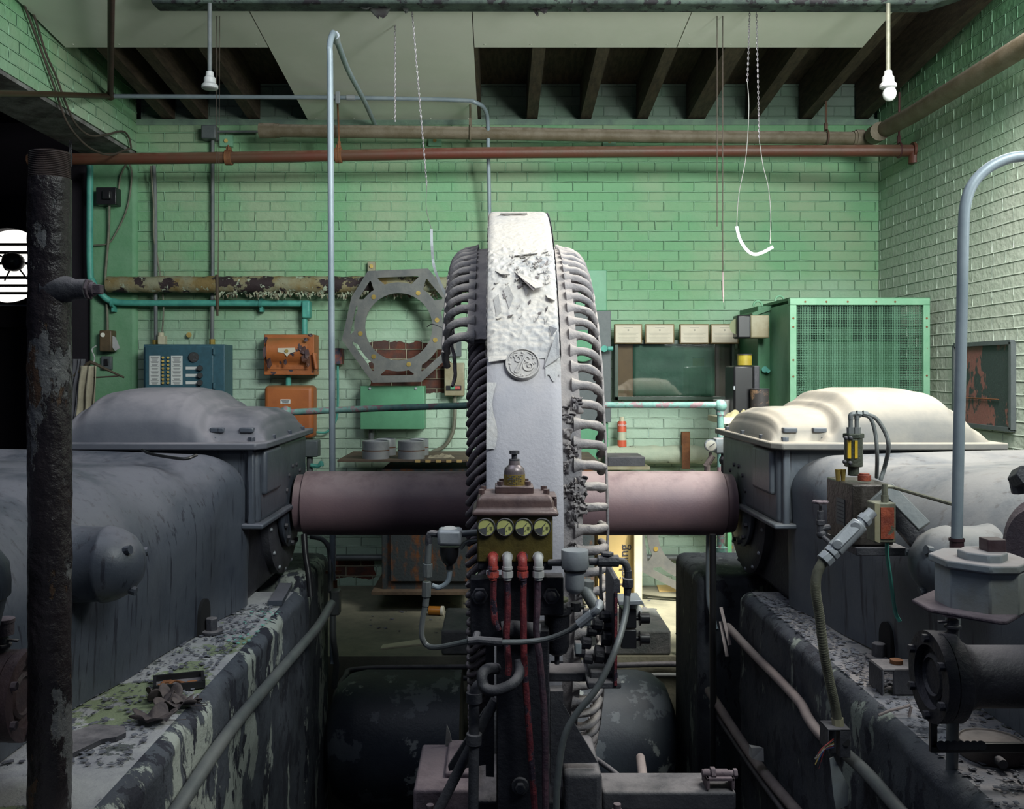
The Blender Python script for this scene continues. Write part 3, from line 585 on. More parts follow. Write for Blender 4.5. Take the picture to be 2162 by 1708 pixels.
# pipe anchors / small plates high on the wall
for (x, y, lab) in ((477, 297, 'small green wall plate with a bolt above the red coupling'), (918, 296, 'small green wall plate half hidden below the thick pipe'), (1287, 298, 'small green wall plate under the thick pipe, centre right'), (1703, 290, 'small green wall plate behind the thick pipe at far right')):
    t = thing('anchor_plate', lab, 'plate', 'pipe anchor plates'); B().bpx(x-14, y-12, x+14, y+12, 6.45, .03).build('plate', mGreenL, t, bev=.003); B().cyl(P(x, y, 6.44), P(x, y, 6.46), .014, 6).build('bolt', mBrass, t)
t = thing('anchor_plate', 'narrow upright strap plate above the octagonal frame', 'plate', 'pipe anchor plates'); B().bpx(776, 552, 792, 590, 6.43, .05).build('plate', mTan, t, bev=.003); B().cyl(P(784, 562, 6.42), P(784, 562, 6.44), .014, 6).build('bolt', mBrass, t)
o = B().cyl(P(399, 707, 6.44), P(399, 707, 6.5), .018, 12).build('wall_stud', mBrass); tag(o, 'small brass stud in the brick above the blue panel', 'stud')

# ================================================================ PANELS ON THE BACK WALL
t = thing('alarm_panel', 'blue grey alarm panel with white label columns and lamp buttons', 'control panel')
Y = 6.26
B().bpx(303, 727, 474, 880, Y, .2).build('cabinet', mBlue, t, bev=.004)
d = B().bpx(306, 731, 450, 876, Y-.02, .03).build('door', mBlue, t, bev=.004)
for (x0, x1) in ((315, 338), (361, 385)):
    B().bpx(x0, 751, x1, 812, Y-.024, .005).build('label_column', mWhite, d); b = B()
    for i in range(8):
        for k_ in range(3):
            yy = 754+i*7.5+k_*1.9; ins = 3+((i*3+k_*5) % 4); b.bpx(x0+ins, yy, x1-ins, yy+.8, Y-.0245, .001)
    b.build('label_text', mInk, d, smooth=0)
for x in (344, 355):
    for i in range(8): B().cyl(P(x, 755+i*7.6, Y-.034), P(x, 755+i*7.6, Y-.018), .0085, 12).build('lamp_button', mBrass, d)
b = B().cyl(P(409, 754, Y-.03), P(409, 754, Y-.018), .034, 24).build('horn', mBlkP, d, bev=.002)
b = B()
for (x, y) in ((409, 749), (403, 754), (415, 754), (409, 759), (405, 760), (413, 760)): b.cyl(P(x, y, Y-.031), P(x, y, Y-.029), .005, 8)
b.build('horn_slot', mInk, d)
for i in range(3):
    y = 777+i*15.5
    B().cyl(P(422, y, Y-.05), P(422, y, Y-.018), .019, 18).build('push_button', mBlkP, d, bev=.002)
    B().bpx(392, y-3, 416, y+3, Y-.023, .004).build('button_label', mWhite, d)
for y in (742, 814): B().cyl(P(452, y-6, Y-.028), P(452, y+6, Y-.028), .010, 10).build('hinge', mBlue, t)
B().bpx(333, 709, 347, 727, 6.3, .06).cyl(P(340, 702, 6.33), P(340, 712, 6.33), .02, 12).build('cable_gland', mCream, t, bev=.003)
B().cyl(P(328, 718, 6.38), P(328, 727, 6.38), .02, 10).cyl(P(448, 716, 6.38), P(448, 727, 6.38), .02, 10).build('conduit_hub', mBrass, t)
# orange boxes
t = thing('orange_switch_box', 'upper orange metal switch box with peeling paint and a shield badge', 'switch box', 'orange boxes')
B().bpx(557, 706, 663, 792, 6.30, .17).build('back_box', mOrangePeel, t, bev=.005)
b = B(); b.grid(lambda u, v: P(566+86*u, 714+66*v, 6.30)+Vector((0, -.055*math.sin(PI*min(1, v*1.25))**.6-.004 if v < .8 else -.01, 0)), 10, 16)
b.grid(lambda u, v: P(566+86*u, 714+66*v, 6.32), 1, 1); b.build('cover', mOrangePeel, t, smooth=60)
B().ppx([(586, 735), (622, 734), (624, 742), (612, 746), (606, 753), (600, 746), (586, 743)], 6.238, .004).build('badge', mPaper, t); B().cyl(P(605, 741, 6.232), P(605, 741, 6.24), .012, 16).build('badge_centre', mBrass, t)
rnd = random.Random(5); mUnder = M('dark_undercoat_flake', (.06, .045, .06), (.12, .05, .03), .6, bump=.1)
for (x, y, w, h) in ((558, 745, 7, 24), (568, 768, 10, 22), (602, 765, 7, 12), (592, 766, 5, 7), (640, 740, 14, 16), (648, 748, 10, 20), (642, 758, 12, 16), (650, 765, 9, 22), (645, 718, 8, 8), (655, 708, 9, 7), (634, 735, 8, 10)):
    pts = [(x-w*.5, y-h*.4), (x+w*.3, y-h*.6), (x+w*.6, y+h*.1), (x+w*.1, y+h*.5), (x-w*.4, y+h*.3)]
    p = [P(a_, b_, 6.22+rnd.random()*.02) for a_, b_ in pts]; B().prism(p, (0, .002, 0)).build('paint_flake', mUnder, t, smooth=0)
B().bpx(660, 745, 668, 778, 6.28, .03).cyl(P(662, 745, 6.27), P(668, 780, 6.25), .012, 10).build('handle', mOrangePeel, t, bev=.004)
t = thing('orange_junction_box', 'lower orange box with rounded corners and a small plate', 'switch box', 'orange boxes')
B().bpx(557, 814, 661, 926, 6.30, .16).build('box', mOrange, t, bev=.03, seg=4)
B().bpx(592, 843, 613, 852, 6.296, .006).build('name_plate', mWhite, t); b = B()
for i in range(3): b.bpx(594+i, 844.5+i*2.5, 611-i, 845.8+i*2.5, 6.295, .002)
b.build('plate_text', mInk, t, smooth=0)
B().cyl(P(609, 792, 6.37), P(609, 816, 6.37), .019, 12).build('nipple', mTeal, t)
t = thing('small_rust_box', 'narrow rusty dark box on the wall left of the octagonal frame', 'switch box')
B().bpx(706, 735, 722, 769, 6.38, .08).build('box', M('blistered_box', (.3, .08, .04), (.05, .05, .08), .7, scale=20, bump=.3), t, bev=.004)
B().tube(sm([P(713, 769, 6.42), P(713, 860, 6.42), P(708, 890, 6.42), P(690, 912, 6.42), P(662, 912, 6.42)], 6), .008, 8).build('conduit', mTeal, t)
# green wall box, drum rings, bench
t = thing('green_wall_box', 'flat green electrical box on the wall below the octagonal frame', 'electrical box')
B().bpx(761, 815, 896, 906, 6.33, .14).build('box', mGreen, t, bev=.004); B().bpx(761, 815, 893, 906, 6.322, .01).build('lid', mGreen, t, bev=.002)
for x in (781, 878): B().cyl(P(x, 820, 6.31), P(x, 820, 6.33), .008, 6).build('screw', mSteel, t)
B().cyl(P(784, 906, 6.4), P(784, 935, 6.4), .02, 10).build('nipple', mConduitD, t)
t = thing('motor_starter', 'tan starter box with green and red buttons and a curved conduit', 'switch box')
B().bpx(938, 766, 980, 836, 6.36, .11).build('case', mTan, t, bev=.006)
B().bpx(942, 814, 974, 824, 6.352, .01).build('button_plate', mBlkP, t); B().bpx(951, 815.5, 960, 822, 6.346, .01).build('start_button', mGreen, t); B().bpx(961, 815.5, 972, 822, 6.346, .01).build('stop_button', mRedPaint, t)
B().bpx(944, 720, 974, 752, 6.44, .03).build('bracket', mGreyP, t)
B().tube(sm([P(960, 836, 6.42), P(960, 880, 6.42), P(955, 915, 6.42), P(938, 942, 6.42), P(912, 955, 6.42)], 6), .014, 10).build('conduit', mFlex, t)
def gasket(name, cx, cy, Y, sc, rot, lab, lean=0):
    t = thing(name, lab, 'machine frame', 'octagonal steel frames')
    c = P(cx, cy, Y); k = Y/F*sc; T = .012
    oc = [(-65, -118), (62, -123), (112, -62), (122, 48), (48, 116), (-55, 118), (-120, 28), (-100, -62)]
    Rm = Matrix.Rotation(lean, 3, 'X') @ Matrix.Rotation(rot, 3, 'Y')
    def q(x, y, d=0): return c+Rm @ Vector((x*k, d, -y*k))
    nrm = Rm @ Vector((0, 1, 0))
    cu = bpy.data.curves.new('g', 'CURVE'); cu.dimensions = '2D'; cu.fill_mode = 'BOTH'; cu.extrude = T/2; cu.resolution_u = 1
    def spl(pl):
        sp = cu.splines.new('POLY'); sp.points.add(len(pl)-1); sp.use_cyclic_u = True
        for p_, (x, y) in zip(sp.points, pl): p_.co = (x*k, -y*k, 0, 1)
    spl(oc); spl([(71*math.cos(2*PI*i/56), 71*math.sin(2*PI*i/56)) for i in range(56)])
    for i in range(8):
        (ax, ay), (bx, by) = oc[i], oc[(i+1) % 8]; f = .875
        def L2(t_, g): return ((ax+(bx-ax)*t_)*g, (ay+(by-ay)*t_)*g)
        def inn(t_): x, y = L2(t_, 1); l = math.hypot(x, y); return (x/l*94, y/l*94)
        if min(math.hypot(*L2(.5, f))-94, 99) < 3: continue
        spl([L2(.13, f), L2(.10, f-.02), inn(.20), inn(.35), inn(.5), inn(.65), inn(.80), L2(.90, f-.02), L2(.87, f)])
    ob = bpy.data.objects.new('g', cu); COL.objects.link(ob); bpy.context.view_layer.update()
    me = bpy.data.meshes.new_from_object(ob.evaluated_get(bpy.context.evaluated_depsgraph_get())); bpy.data.objects.remove(ob)
    me.transform(Matrix.Translation(c) @ Rm.to_4x4() @ Matrix.Rotation(PI/2, 4, 'X')); me.materials.clear(); me.materials.append(mGask)
    o_ = bpy.data.objects.new('plate', me); COL.objects.link(o_); o_.parent = t
    for an in (20, 75, 130, 170, 230, 300, 350):
        a_ = math.radians(an); p = q(82*math.cos(a_), 82*math.sin(a_), -.010); B().cyl(p, p+nrm*.02, 5*k, 12).build('plug', mBrass, t)
    return t
gasket('octagonal_frame', 842, 690, 6.24, 1.0, 0, 'large octagonal steel frame with a round opening leaning above the green box')
gasket('octagonal_frame', 1462, 1128, 6.0, 1.02, .5, 'octagonal steel frame standing on the floor behind the right block', .0)
t = thing('work_bench', 'low bench with a worn top and rusty blue cabinet under the shaft', 'bench')
B().ext(P(712, 976, 5.75), (P(1262, 976, 5.75).x, 6.38, P(712, 971, 5.75).z-.0)).build('bench_top', mBench, t, bev=.003)
b = B()
for i in range(6): b.bpx(876+i*22, 971, 887+i*22, 976.5, 5.745, .01)
b.build('edge_tape', mCard, t, smooth=0)
B().bpx(806, 990, 1000, 1245, 5.8, .55).build('cabinet', mRust, t, bev=.004)
B().bpx(824, 1020, 996, 1228, 5.78, .03).build('door', mRust, t, bev=.004)
B().bpx(784, 1250, 1000, 1256, 5.72, .66).build('base_board', M('splintered_board', (.17, .12, .08), (.1, .07, .05), .9, bump=.4), t)
B().bpx(1200, 990, 1255, 1245, 5.8, .5).build('leg_panel', mRust, t)
def drum(x0, x1, y0, y1, Y, lab):
    t = thing('bearing_shell', lab, 'metal drum', 'silver shells on the bench')
    c = P((x0+x1)/2, y1, Y); r = R((x1-x0)/2, Y); h = R(y1-y0, Y)
    B().lathe([(0, 0), (r, 0), (r, h*.46), (r*.985, h*.47), (r*.985, h*.52), (r, h*.53), (r, h*.96), (r*.96, h), (r*.9, h), (r*.88, h*.8), (0, h*.8)], c, (0, 0, 1), 32).build('shell', mSteel, t)
    B().lathe([(r*.985, h*.475), (r*1.006, h*.48), (r*1.006, h*.515), (r*.985, h*.52)], c, (0, 0, 1), 32).build('joint_band', mRustO, t)
drum(765, 822, 930, 970, 5.86, 'silver split shell at the left front of the bench')
drum(840, 897, 930, 970, 5.86, 'silver split shell at the right front of the bench')
drum(792, 836, 926, 962, 6.1, 'silver shell behind and between the two front shells')
drum(865, 905, 926, 962, 6.1, 'silver shell behind the right front shell')
def crumple(name, x, y, Y, w, d, h, mat, lab, cat, seed):
    c = P(x, y, Y)
    b = B(); b.grid(lambda u, v: c+Vector(((u-.5)*w, (v-.5)*d, max(.002, h*(math.sin(PI*u)*math.sin(PI*v))**.5*(.55+.9*noise.noise(Vector((u*5, v*5, seed))))))), 22, 18)
    b.grid(lambda u, v: c+Vector(((u-.5)*w, (v-.5)*d, 0)), 1, 1)
    return tag(b.build(name, mat, smooth=50), lab, cat)
crumple('rag', 932, 971, 5.9, .19, .12, .05, mCloth, 'crumpled cream rag on the bench beside the winding', 'rag', 4)
# certificates, notice board
for i, (x0, x1, lab) in enumerate(((1297, 1356, 'leftmost framed certificate over the notice board'), (1362, 1424, 'second framed certificate from the left, bottom edge gleaming'), (1435, 1498, 'third framed certificate from the left over the notice board'), (1500, 1560, 'rightmost framed certificate beside the twin lamps'))):
    t = thing('framed_certificate', lab, 'certificate', 'framed certificates')
    Yc = 6.34; B().bpx(x0, 684, x1, 726, Yc, .03).build('frame', M('brass_brown_frame', (.12, .08, .03), (.2, .14, .05), .4, bump=0), t, bev=.004)
    p = B().bpx(x0+3, 687, x1-3, 723, Yc-.002, .004).build('sheet', mPaper, t); b = B()
    cx = (x0+x1)/2; b.bpx(cx-10, 691, cx+10, 691.8, Yc-.003, .001); b.cyl(P(cx, 697, Yc-.003), P(cx, 697, Yc-.002), .007, 10)
    for k_ in range(6): b.bpx(x0+8+k_ % 3*2, 703+k_*3, x1-8-(k_*5) % 7, 703.5+k_*3, Yc-.003, .001)
    b.build('print', M('pale_print', (.38, .36, .3), (.33, .31, .26), .8, bump=0), p, smooth=0)
t = thing('notice_board', 'glazed notice board with a green map sheet and brown margins', 'notice board')
B().bpx(1303, 727, 1548, 838, 6.42, .03).build('backing', mBrownB, t)
b = B(); b.grid(lambda u, v: P(1337+172*u, 727+110*v, 6.41)+Vector((0, .006*noise.noise(Vector((u*5, v*5, 1))), 0)), 24, 16); o = b.build('map_sheet', mMapG, t, smooth=80); m = o.modifiers.new('s', 'SOLIDIFY'); m.thickness = .001
B().bpx(1511, 727, 1548, 838, 6.405, .01).build('side_board', mBrownDk, t)
B().bpx(1299, 724, 1305, 845, 6.36, .09).bpx(1299, 838, 1550, 845, 6.36, .09).bpx(1546, 724, 1551, 845, 6.36, .09).bpx(1299, 718, 1551, 726, 6.38, .07).build('frame', mFrameG, t, smooth=0)
B().bpx(1305, 726, 1546, 838, 6.385, .004).build('glass', mGlass, t, smooth=0)
# green door and machine right of the housing
t = thing('green_motor_panel', 'tall green panel with grey boards and round green cover behind the housing', 'panel')
B().bpx(1215, 570, 1281, 656, 6.36, .1).build('door', mGreen, t, bev=.004)
B().bpx(1180, 656, 1290, 892, 6.32, .12).build('grey_board', mGreyP, t, bev=.004)
B().bpx(1180, 892, 1284, 985, 6.34, .1).build('lower_door', mGreen, t, bev=.004)
B().cyl(P(1230, 730, 6.24), P(1230, 730, 6.32), R(34, 6.24), 28).build('round_cover', mGreen, t, bev=.004)
B().cyl(P(1276, 736, 6.2), P(1276, 736, 6.32), R(7, 6.2), 12).cyl(P(1283, 736, 6.26), P(1294, 736, 6.26), R(5, 6.2), 10).build('valve', mTeal, t)
t = thing('dark_tray', 'low dark metal tray below the pale lagged pipe', 'tray'); B().bpx(1283, 965, 1362, 985, 6.0, .3).build('tray', mIron, t, bev=.004)
B().bpx(1283, 985, 1372, 992, 5.98, .34).build('shelf', mTan, t)
t = thing('spray_can', 'red and green spray can standing on the pale lagged pipe', 'spray can')
Ys = 6.36; c = P(1313, 943, Ys); r = R(9.6, Ys)
B().lathe([(0, 0), (r, 0), (r, .045), (0, .045)], c, (0, 0, 1), 20).build('lower_band', mSpray, t)
B().lathe([(0, 0), (r, 0), (r, .055), (0, .055)], c+Vector((0, 0, .045)), (0, 0, 1), 20).build('middle_band', mSprayW, t)
B().lathe([(0, 0), (r, 0), (r, .06), (r*.8, .072), (0, .072)], c+Vector((0, 0, .1)), (0, 0, 1), 20).build('upper_band', mSpray, t)
B().lathe([(0, 0), (r*.55, 0), (r*.5, .03), (0, .03)], c+Vector((0, 0, .172)), (0, 0, 1), 16).build('cap', mCream, t)
def text(s, parent, mat, size, loc, rot, name='lettering', ext=.0006):
    cu = bpy.data.curves.new('t', 'FONT'); cu.body = s; cu.size = size; cu.align_x = 'CENTER'; cu.align_y = 'CENTER'; cu.extrude = ext
    ob = bpy.data.objects.new('t', cu); COL.objects.link(ob); ob.location = loc; ob.rotation_euler = rot
    bpy.context.view_layer.update(); dg = bpy.context.evaluated_depsgraph_get(); me = bpy.data.meshes.new_from_object(ob.evaluated_get(dg)); me.transform(ob.matrix_world)
    bpy.data.objects.remove(ob); me.materials.clear(); me.materials.append(mat); o = bpy.data.objects.new(name, me); COL.objects.link(o); o.parent = parent; return o
text('ULINE', t, mWhite, .021, c+Vector((.003, -r-.001, .145)), (PI/2, 0, 0))
# right: mesh guard cage, cabinet, lamps, cans
t = thing('mesh_guard_cage', 'pale green framed cage with fine wire mesh in the right corner', 'cage')
Yg = 5.5
B().bpx(1668, 630, 1964, 644, Yg, .04).bpx(1668, 644, 1682, 1010, Yg, .04).bpx(1950, 644, 1964, 1010, Yg, .04).bpx(1682, 996, 1950, 1010, Yg, .04).build('frame', mGreenL, t, bev=.003)
b = B(); x0 = P(1680, 0, Yg+.015).x; x1 = P(1952, 0, Yg+.015).x; z1 = P(0, 642, Yg).z; z0 = P(0, 1000, Yg).z; n = 78; w = .00135
for i in range(n):
    x = x0+(x1-x0)*i/(n-1); b.box((x, Yg+.018, (z0+z1)/2), (w*2, w*2, z1-z0))
m_ = int(n*(z1-z0)/(x1-x0))
for i in range(m_): b.box(((x0+x1)/2, Yg+.021, z0+(z1-z0)*i/(m_-1)), (x1-x0, w*2, w*2))
b.build('wire_mesh', M('dull_green_wire', (.09, .22, .14), (.07, .18, .11), .6, bump=0), t, smooth=0)
B().bpx(1668, 628, 1964, 634, Yg+.04, .6).build('top_rail', mGreenD, t)
B().bpx(1672, 634, 1960, 1008, Yg+.62, .02).build('dark_backing', M('cage_black_green', (.012, .035, .022), (.02, .05, .03), .7, bump=0), t); B().bpx(1669, 640, 1672, 1008, Yg+.03, .6).build('side_panel', mGreenL, t); B().bpx(1700, 720, 1900, 1000, Yg+.35, .2).bpx(1740, 690, 1800, 720, Yg+.35, .2).build('machine_inside', mGreenD, t, bev=.01)  # dark sheet added behind the mesh so the interior looks shaded
b = B()
for (x, y) in ((1675, 672), (1675, 690), (1675, 760), (1675, 795), (1957, 672), (1957, 690), (1957, 793), (1700, 637), (1745, 637), (1790, 637), (1850, 637), (1890, 637)): b.cyl(P(x, y, Yg-.003), P(x, y, Yg), .006, 8)
b.build('rivet', mRustO, t)
t = thing('green_cabinet', 'deep green steel cabinet with lifting eyes left of the mesh cage', 'cabinet')
Yk = 5.95
B().bpx(1600, 646, 1648, 1005, Yk, .45).build('body', mGreenD, t, bev=.004)
B().bpx(1648, 640, 1660, 1005, Yk-.02, .04).build('corner_post', mGreenL, t, bev=.003)
B().bpx(1586, 662, 1602, 1005, Yk+.2, .25).build('rear_body', mGreenD, t)
b = B(); b.ppx([(1588, 661), (1655, 634), (1672, 634), (1672, 641), (1655, 645), (1590, 668)], Yk-.02, .45); b.build('top_plate', mGreenD, t)
for (x, y) in ((1600, 645), (1646, 634)): B().tube([P(x+9*math.cos(a_), y-9*math.sin(a_), Yk) for a_ in [-.2+k_*(PI+.4)/10 for k_ in range(11)]], .007, 8).build('lifting_eye', mGreenL, t)
B().bpx(1655, 648, 1668, 1005, Yk-.03, .02).build('peeled_strip', M('peeled_strip', (.14, .12, .12), (.2, .42, .26), .7, scale=10, bump=.2), t)
B().cyl(P(1615, 780, Yk-.03), P(1615, 780, Yk), .02, 10).cyl(P(1622, 783, Yk-.05), P(1622, 783, Yk), .013, 8).build('valve', mTeal, t)
for (x0, x1, mt, lab) in ((1557, 1586, mBlkP, 'left black lamp of the twin emergency lamps'), (1585, 1625, mTan, 'right grey lamp of the twin emergency lamps')):
    t = thing('emergency_lamp', lab, 'lamp', 'twin emergency lamps'); B().bpx(x0, 665, x1, 714, 5.82, .12).build('housing', mt, t, bev=.01)
    B().cyl(P(x0+5, 689, 5.85)+Vector((-.015, -.0, 0)), P(x0+5, 689, 5.85)+Vector((.02, 0.05, 0)), .05, 20).build('lens', M('lamp_lens', (.3, .33, .2), (.25, .28, .17), .3, bump=0), t)
t = thing('side_desk', 'pale cluttered shelf below the black case at the right', 'shelf')
B().bpx(1528, 882, 1640, 896, 5.5, .42).build('top', mCream, t, bev=.004); B().bpx(1536, 896, 1545, 1310, 5.55, .05).build('leg', mGreenD, t)
t = thing('black_case', 'black upright case standing on the shelf beside the green cabinet', 'case')
B().bpx(1549, 772, 1592, 879, 5.62, .22).build('body', mBlkP, t, bev=.012); B().bpx(1592, 772, 1604, 879, 5.66, .18).build('side', mIron, t, bev=.006); B().bpx(1549, 815, 1552, 823, 5.61, .02).build('latch', mSteel, t)
t = thing('yellow_tin', 'yellow tin standing on top of the black case', 'tin')
c = P(1572, 771, 5.73); B().cyl(c, c+Vector((0, 0, .06)), .043, 24).build('body', mYellow, t); B().cyl(c+Vector((0, 0, .06)), c+Vector((0, 0, .068)), .045, 24).build('lid', mBrownT, t)
t = thing('scuffed_tin', 'scuffed brown and black tin in front of the green cabinet', 'tin')
c = P(1604, 881, 5.58); B().cyl(c, c+Vector((0, 0, .168)), .054, 28).build('body', mBrownT, t); B().lathe([(.05, 0), (.056, 0), (.056, .006), (.05, .006)], c+Vector((0, 0, .165)), (0, 0, 1), 28).build('rim', mIron, t)
crumple('yellow_bag', 1566, 882, 5.56, .2, .1, .05, M('olive_bag', (.42, .38, .22), (.3, .28, .16), .8, bump=.2), 'flat olive paper bag on the shelf beside the rail post', 'bag', 8)
t = thing('grey_bowl', 'grey round bowl behind the rail end on the shelf', 'bowl'); c = P(1537, 881, 5.8); B().lathe([(0, 0), (.06, 0), (.085, .09), (.09, .11), (.08, .11), (.05, .02), (0, .02)], c, (0, 0, 1), 24).build('bowl', mPorc, t)
# poster on the right wall
t = thing('peeling_notice', 'peeling dark red notice in a grey frame on the right brick wall', 'notice')
ya = F*XR/(2040-VX); yb = F*XR/(2143-VX); za = CH+(VY-728)/F*ya; zb = CH+(VY-896)/F*ya
B().ext((XR-.012, yb, zb), (XR, ya+.1, za)).build('sheet', mPoster, t, smooth=0)
b = B()
for (p, q) in (((ya+.1, zb), (ya+.1, za)), ((yb, zb), (yb, za)), ((ya+.1, za), (yb, za)), ((ya+.1, zb), (yb, zb))): b.bar((XR-.012, p[0], p[1]), (XR-.012, q[0], q[1]), .022, .03, (1, 0, 0))
b.build('frame', mGreyP, t)
B().cyl((XR-.02, ya, zb+.15), (XR-.02, yb+.12, zb+.15), .004, 6).build('wire', mRustO, t)

# ================================================================ EXHAUST FAN IN THE FAR HALL
Yf = 9.1
t = thing('exhaust_fan', 'round wall fan with bright daylight behind its slats at far left', 'fan')
c = P(15, 560, Yf)
B().cyl(c+Vector((0, .32, 0)), c+Vector((0, .34, 0)), .46, 40).build('daylight_opening', mSky, t)
b = B(); pr = [(math.cos(2*PI*i/40), math.sin(2*PI*i/40)) for i in range(40)]
for i in range(40):
    a_, b_ = pr[i], pr[(i+1) % 40]; b.prism([c+Vector((a_[0]*.385, 0, a_[1]*.36)), c+Vector((b_[0]*.385, 0, b_[1]*.36)), c+Vector((b_[0]*.62, 0, b_[1]*.60)), c+Vector((a_[0]*.62, 0, a_[1]*.60))], (0, .12, 0))
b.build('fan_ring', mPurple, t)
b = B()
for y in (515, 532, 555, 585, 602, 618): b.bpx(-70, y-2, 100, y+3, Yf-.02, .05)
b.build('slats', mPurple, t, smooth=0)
b = B().sph(P(28, 553, Yf-.15), .10, 16, 10, (1, 1.2, .9)).cyl(P(14, 553, Yf-.15), P(28, 553, Yf-.15), .085, 16); b.build('motor', mBlkP, t)
B().tube(pp([(28, 556, Yf-.15), (10, 592, Yf-.05)]), .008, 6).tube(pp([(32, 556, Yf-.15), (58, 590, Yf-.05)]), .008, 6).tube(pp([(24, 550, Yf-.15), (0, 540, Yf-.05)]), .008, 6).build('motor_bracket', mBlkP, t)
B().bpx(-60, 643, 62, 646, Yf-.04, .05).build('sill', M('pale_sill', (.25, .25, .28), (.2, .2, .22), .5, bump=0), t)

# ================================================================ COMPRESSORS
CX = .075; SY = 3.9; SZ = .927
def lerp(tab, x):
    if x <= tab[0][0]: return tab[0][1]
    for (a, b), (c, d) in zip(tab, tab[1:]):
        if x <= c:
            t_ = (x-a)/(c-a); t_ = t_*t_*(3-2*t_); return b+(d-b)*t_
    return tab[-1][1]
US = [(1.2, 1.13), (1.9, 1.13), (2.3, 1.115), (2.7, 1.055), (3.1, 1.005), (3.42, .95)]
RAD = [(1.2, .36), (2.2, .36), (2.7, .30), (3.0, .22), (3.22, .13), (3.36, .12)]
ZT = [(1.2, 1.19), (2.6, 1.195), (2.95, 1.175), (3.08, 1.16), (3.24, 1.185), (3.42, 1.14)]
def compressor(s, lab, mb, ml):
    X = lambda u: CX+s*u
    t = thing('compressor', lab, 'compressor', 'compressor frames')
    def body(a, v):
        Y = 1.2+2.24*a; us = lerp(US, Y); r = lerp(RAD, Y); zt = lerp(ZT, Y)
        e = max(0, (Y-3.30)/.14); us += .05*(1-math.sqrt(max(0, 1-e*e))) if e < 1 else .05
        if v < .35: u, z = us+.012*(1-v/.35), .634+(zt-r-.634)*v/.35
        elif v < .75:
            th = (v-.35)/.4*PI/2; u, z = us+r*(1-math.cos(th)), zt-r*(1-math.sin(th))
        else: q = (v-.75)/.25; u, z = us+r+(1.95-us-r)*q, zt+.02*math.sin(q*PI*.5)
        n_ = noise.noise(Vector((Y*3, z*3, s)))*.006
        return Vector((X(u+n_), Y, z+n_*.5))
    b = B(); b.grid(body, 90, 60); b.build('cylinder_body', mb, t, smooth=70)
    B().ext((X(.915), 3.33, .93), (X(1.68), 4.15, 1.2)).build('bearing_housing', mb, t, bev=.02, seg=3)
    B().ext((X(.985), 3.40, .634), (X(1.66), 4.12, .935)).build('lower_housing', mBlk, t, bev=.02)
    B().ext((X(.895), 3.30, .918), (X(1.1), 4.16, .936)).ext((X(.93), 3.31, .93), (X(.955), 3.345, 1.2)).build('housing_lip', mb, t, bev=.006)
    B().ext((X(.897), 3.36, 1.03), (X(.925), 3.60, 1.19)).build('housing_cover', mb, t, bev=.012, seg=3)
    # split line flange and domed lid
    b = B(); b.prism([(X(.915), 3.27, 1.198), (X(.885), 3.31, 1.198), (X(.885), 4.16, 1.198), (X(1.70), 4.16, 1.198), (X(1.70), 3.27, 1.198)], (0, 0, .024)); b.build('lid_flange', ml, t, bev=.005)
    big = [(1.06, 0), (1.10, .055), (1.15, .135), (1.21, .178), (1.28, .19), (1.45, .19), (1.52, .178), (1.58, .13), (1.63, .065), (1.675, 0)]
    small = [(.90, 0), (.915, .05), (.94, .092), (.98, .11), (1.05, .114), (1.25, .11), (1.3, 0)]
    def env(v, p=.42): return max(0, 1-abs(2*v-1)**3.2)**p
    def lid(a, v):
        u = .898+.79*a; Y = 3.31+.80*v
        h1 = max(0, lerp(big, u)*env(v)); v2 = (v-.06)/.88; h2 = max(0, lerp(small, u)*env(v2)) if 0 < v2 < 1 else 0
        k = .02; h = max(h1, h2)+k*math.exp(-abs(h1-h2)/k)*.5*(1 if min(h1, h2) > .01 else 0)
        return Vector((X(u), Y, 1.218+h))
    b = B(); b.grid(lid, 110, 70); b.build('domed_lid', ml, t, smooth=80)
    for (u, Y) in ((.95, 3.36), (1.09, 3.36), (1.3, 3.33), (1.52, 3.33), (.91, 3.5), (.905, 3.75), (.905, 4.0)):
        b = B().cyl((X(u), Y, 1.21), (X(u), Y, 1.238), .014, 6); b.build('lid_bolt', mb, t, bev=.002)
    for u in (.97, 1.075): B().box((X(u), 3.372, 1.262), (.05, .03, .018)).build('lid_lug', mb, t, bev=.004)
    # shaft seal flange and fan shaped guard below
    B().lathe([(0, 0), (.172, 0), (.176, .006), (.176, .016), (.165, .022), (.13, .03), (0, .03)], (X(.945), SY, SZ), (-s, 0, 0), 40).build('seal_flange', mb, t)
    for i in range(14):
        a_ = 2*PI*i/14; c = Vector((X(.920), SY+.160*math.cos(a_), SZ+.160*math.sin(a_))); B().cyl(c, c+Vector((-s*.012, 0, 0)), .009, 6).build('seal_bolt', mIron, t)
    B().lathe([(0, 0), (.275, 0), (.285, .01), (.285, .045), (.26, .055), (.2, .05), (0, .05)], (X(1.0), SY, SZ), (-s, 0, 0), 48).build('shaft_guard', mIron, t)
    for i in range(7):
        a_ = PI+.25+i*.42; c = Vector((X(.950), SY+.268*math.cos(a_), SZ+.268*math.sin(a_))); B().sph(c, .009, 8, 6).build('guard_rivet', mSteel, t)
    # inspection cap
    o = Vector((X(1.15), 2.34, .993)); d = Vector((-s, 0, 0))
    cp = B().lathe([(0, 0), (.10, 0), (.094, .03), (.091, .10), (.095, .104), (.094, .112), (.088, .135), (.072, .165), (.045, .187), (.018, .197), (0, .198)], o, d, 36).build('inspection_cap', mb, t, smooth=60)
    for a_ in (.3, 2.4, 4.5):
        c = o+d*.155+Vector((0, .058*math.cos(a_), .058*math.sin(a_))); B().cyl(c, c+(d+Vector((0, .3*math.cos(a_), .3*math.sin(a_)))).normalized()*.03, .011, 10).build('cap_boss', mb, cp)
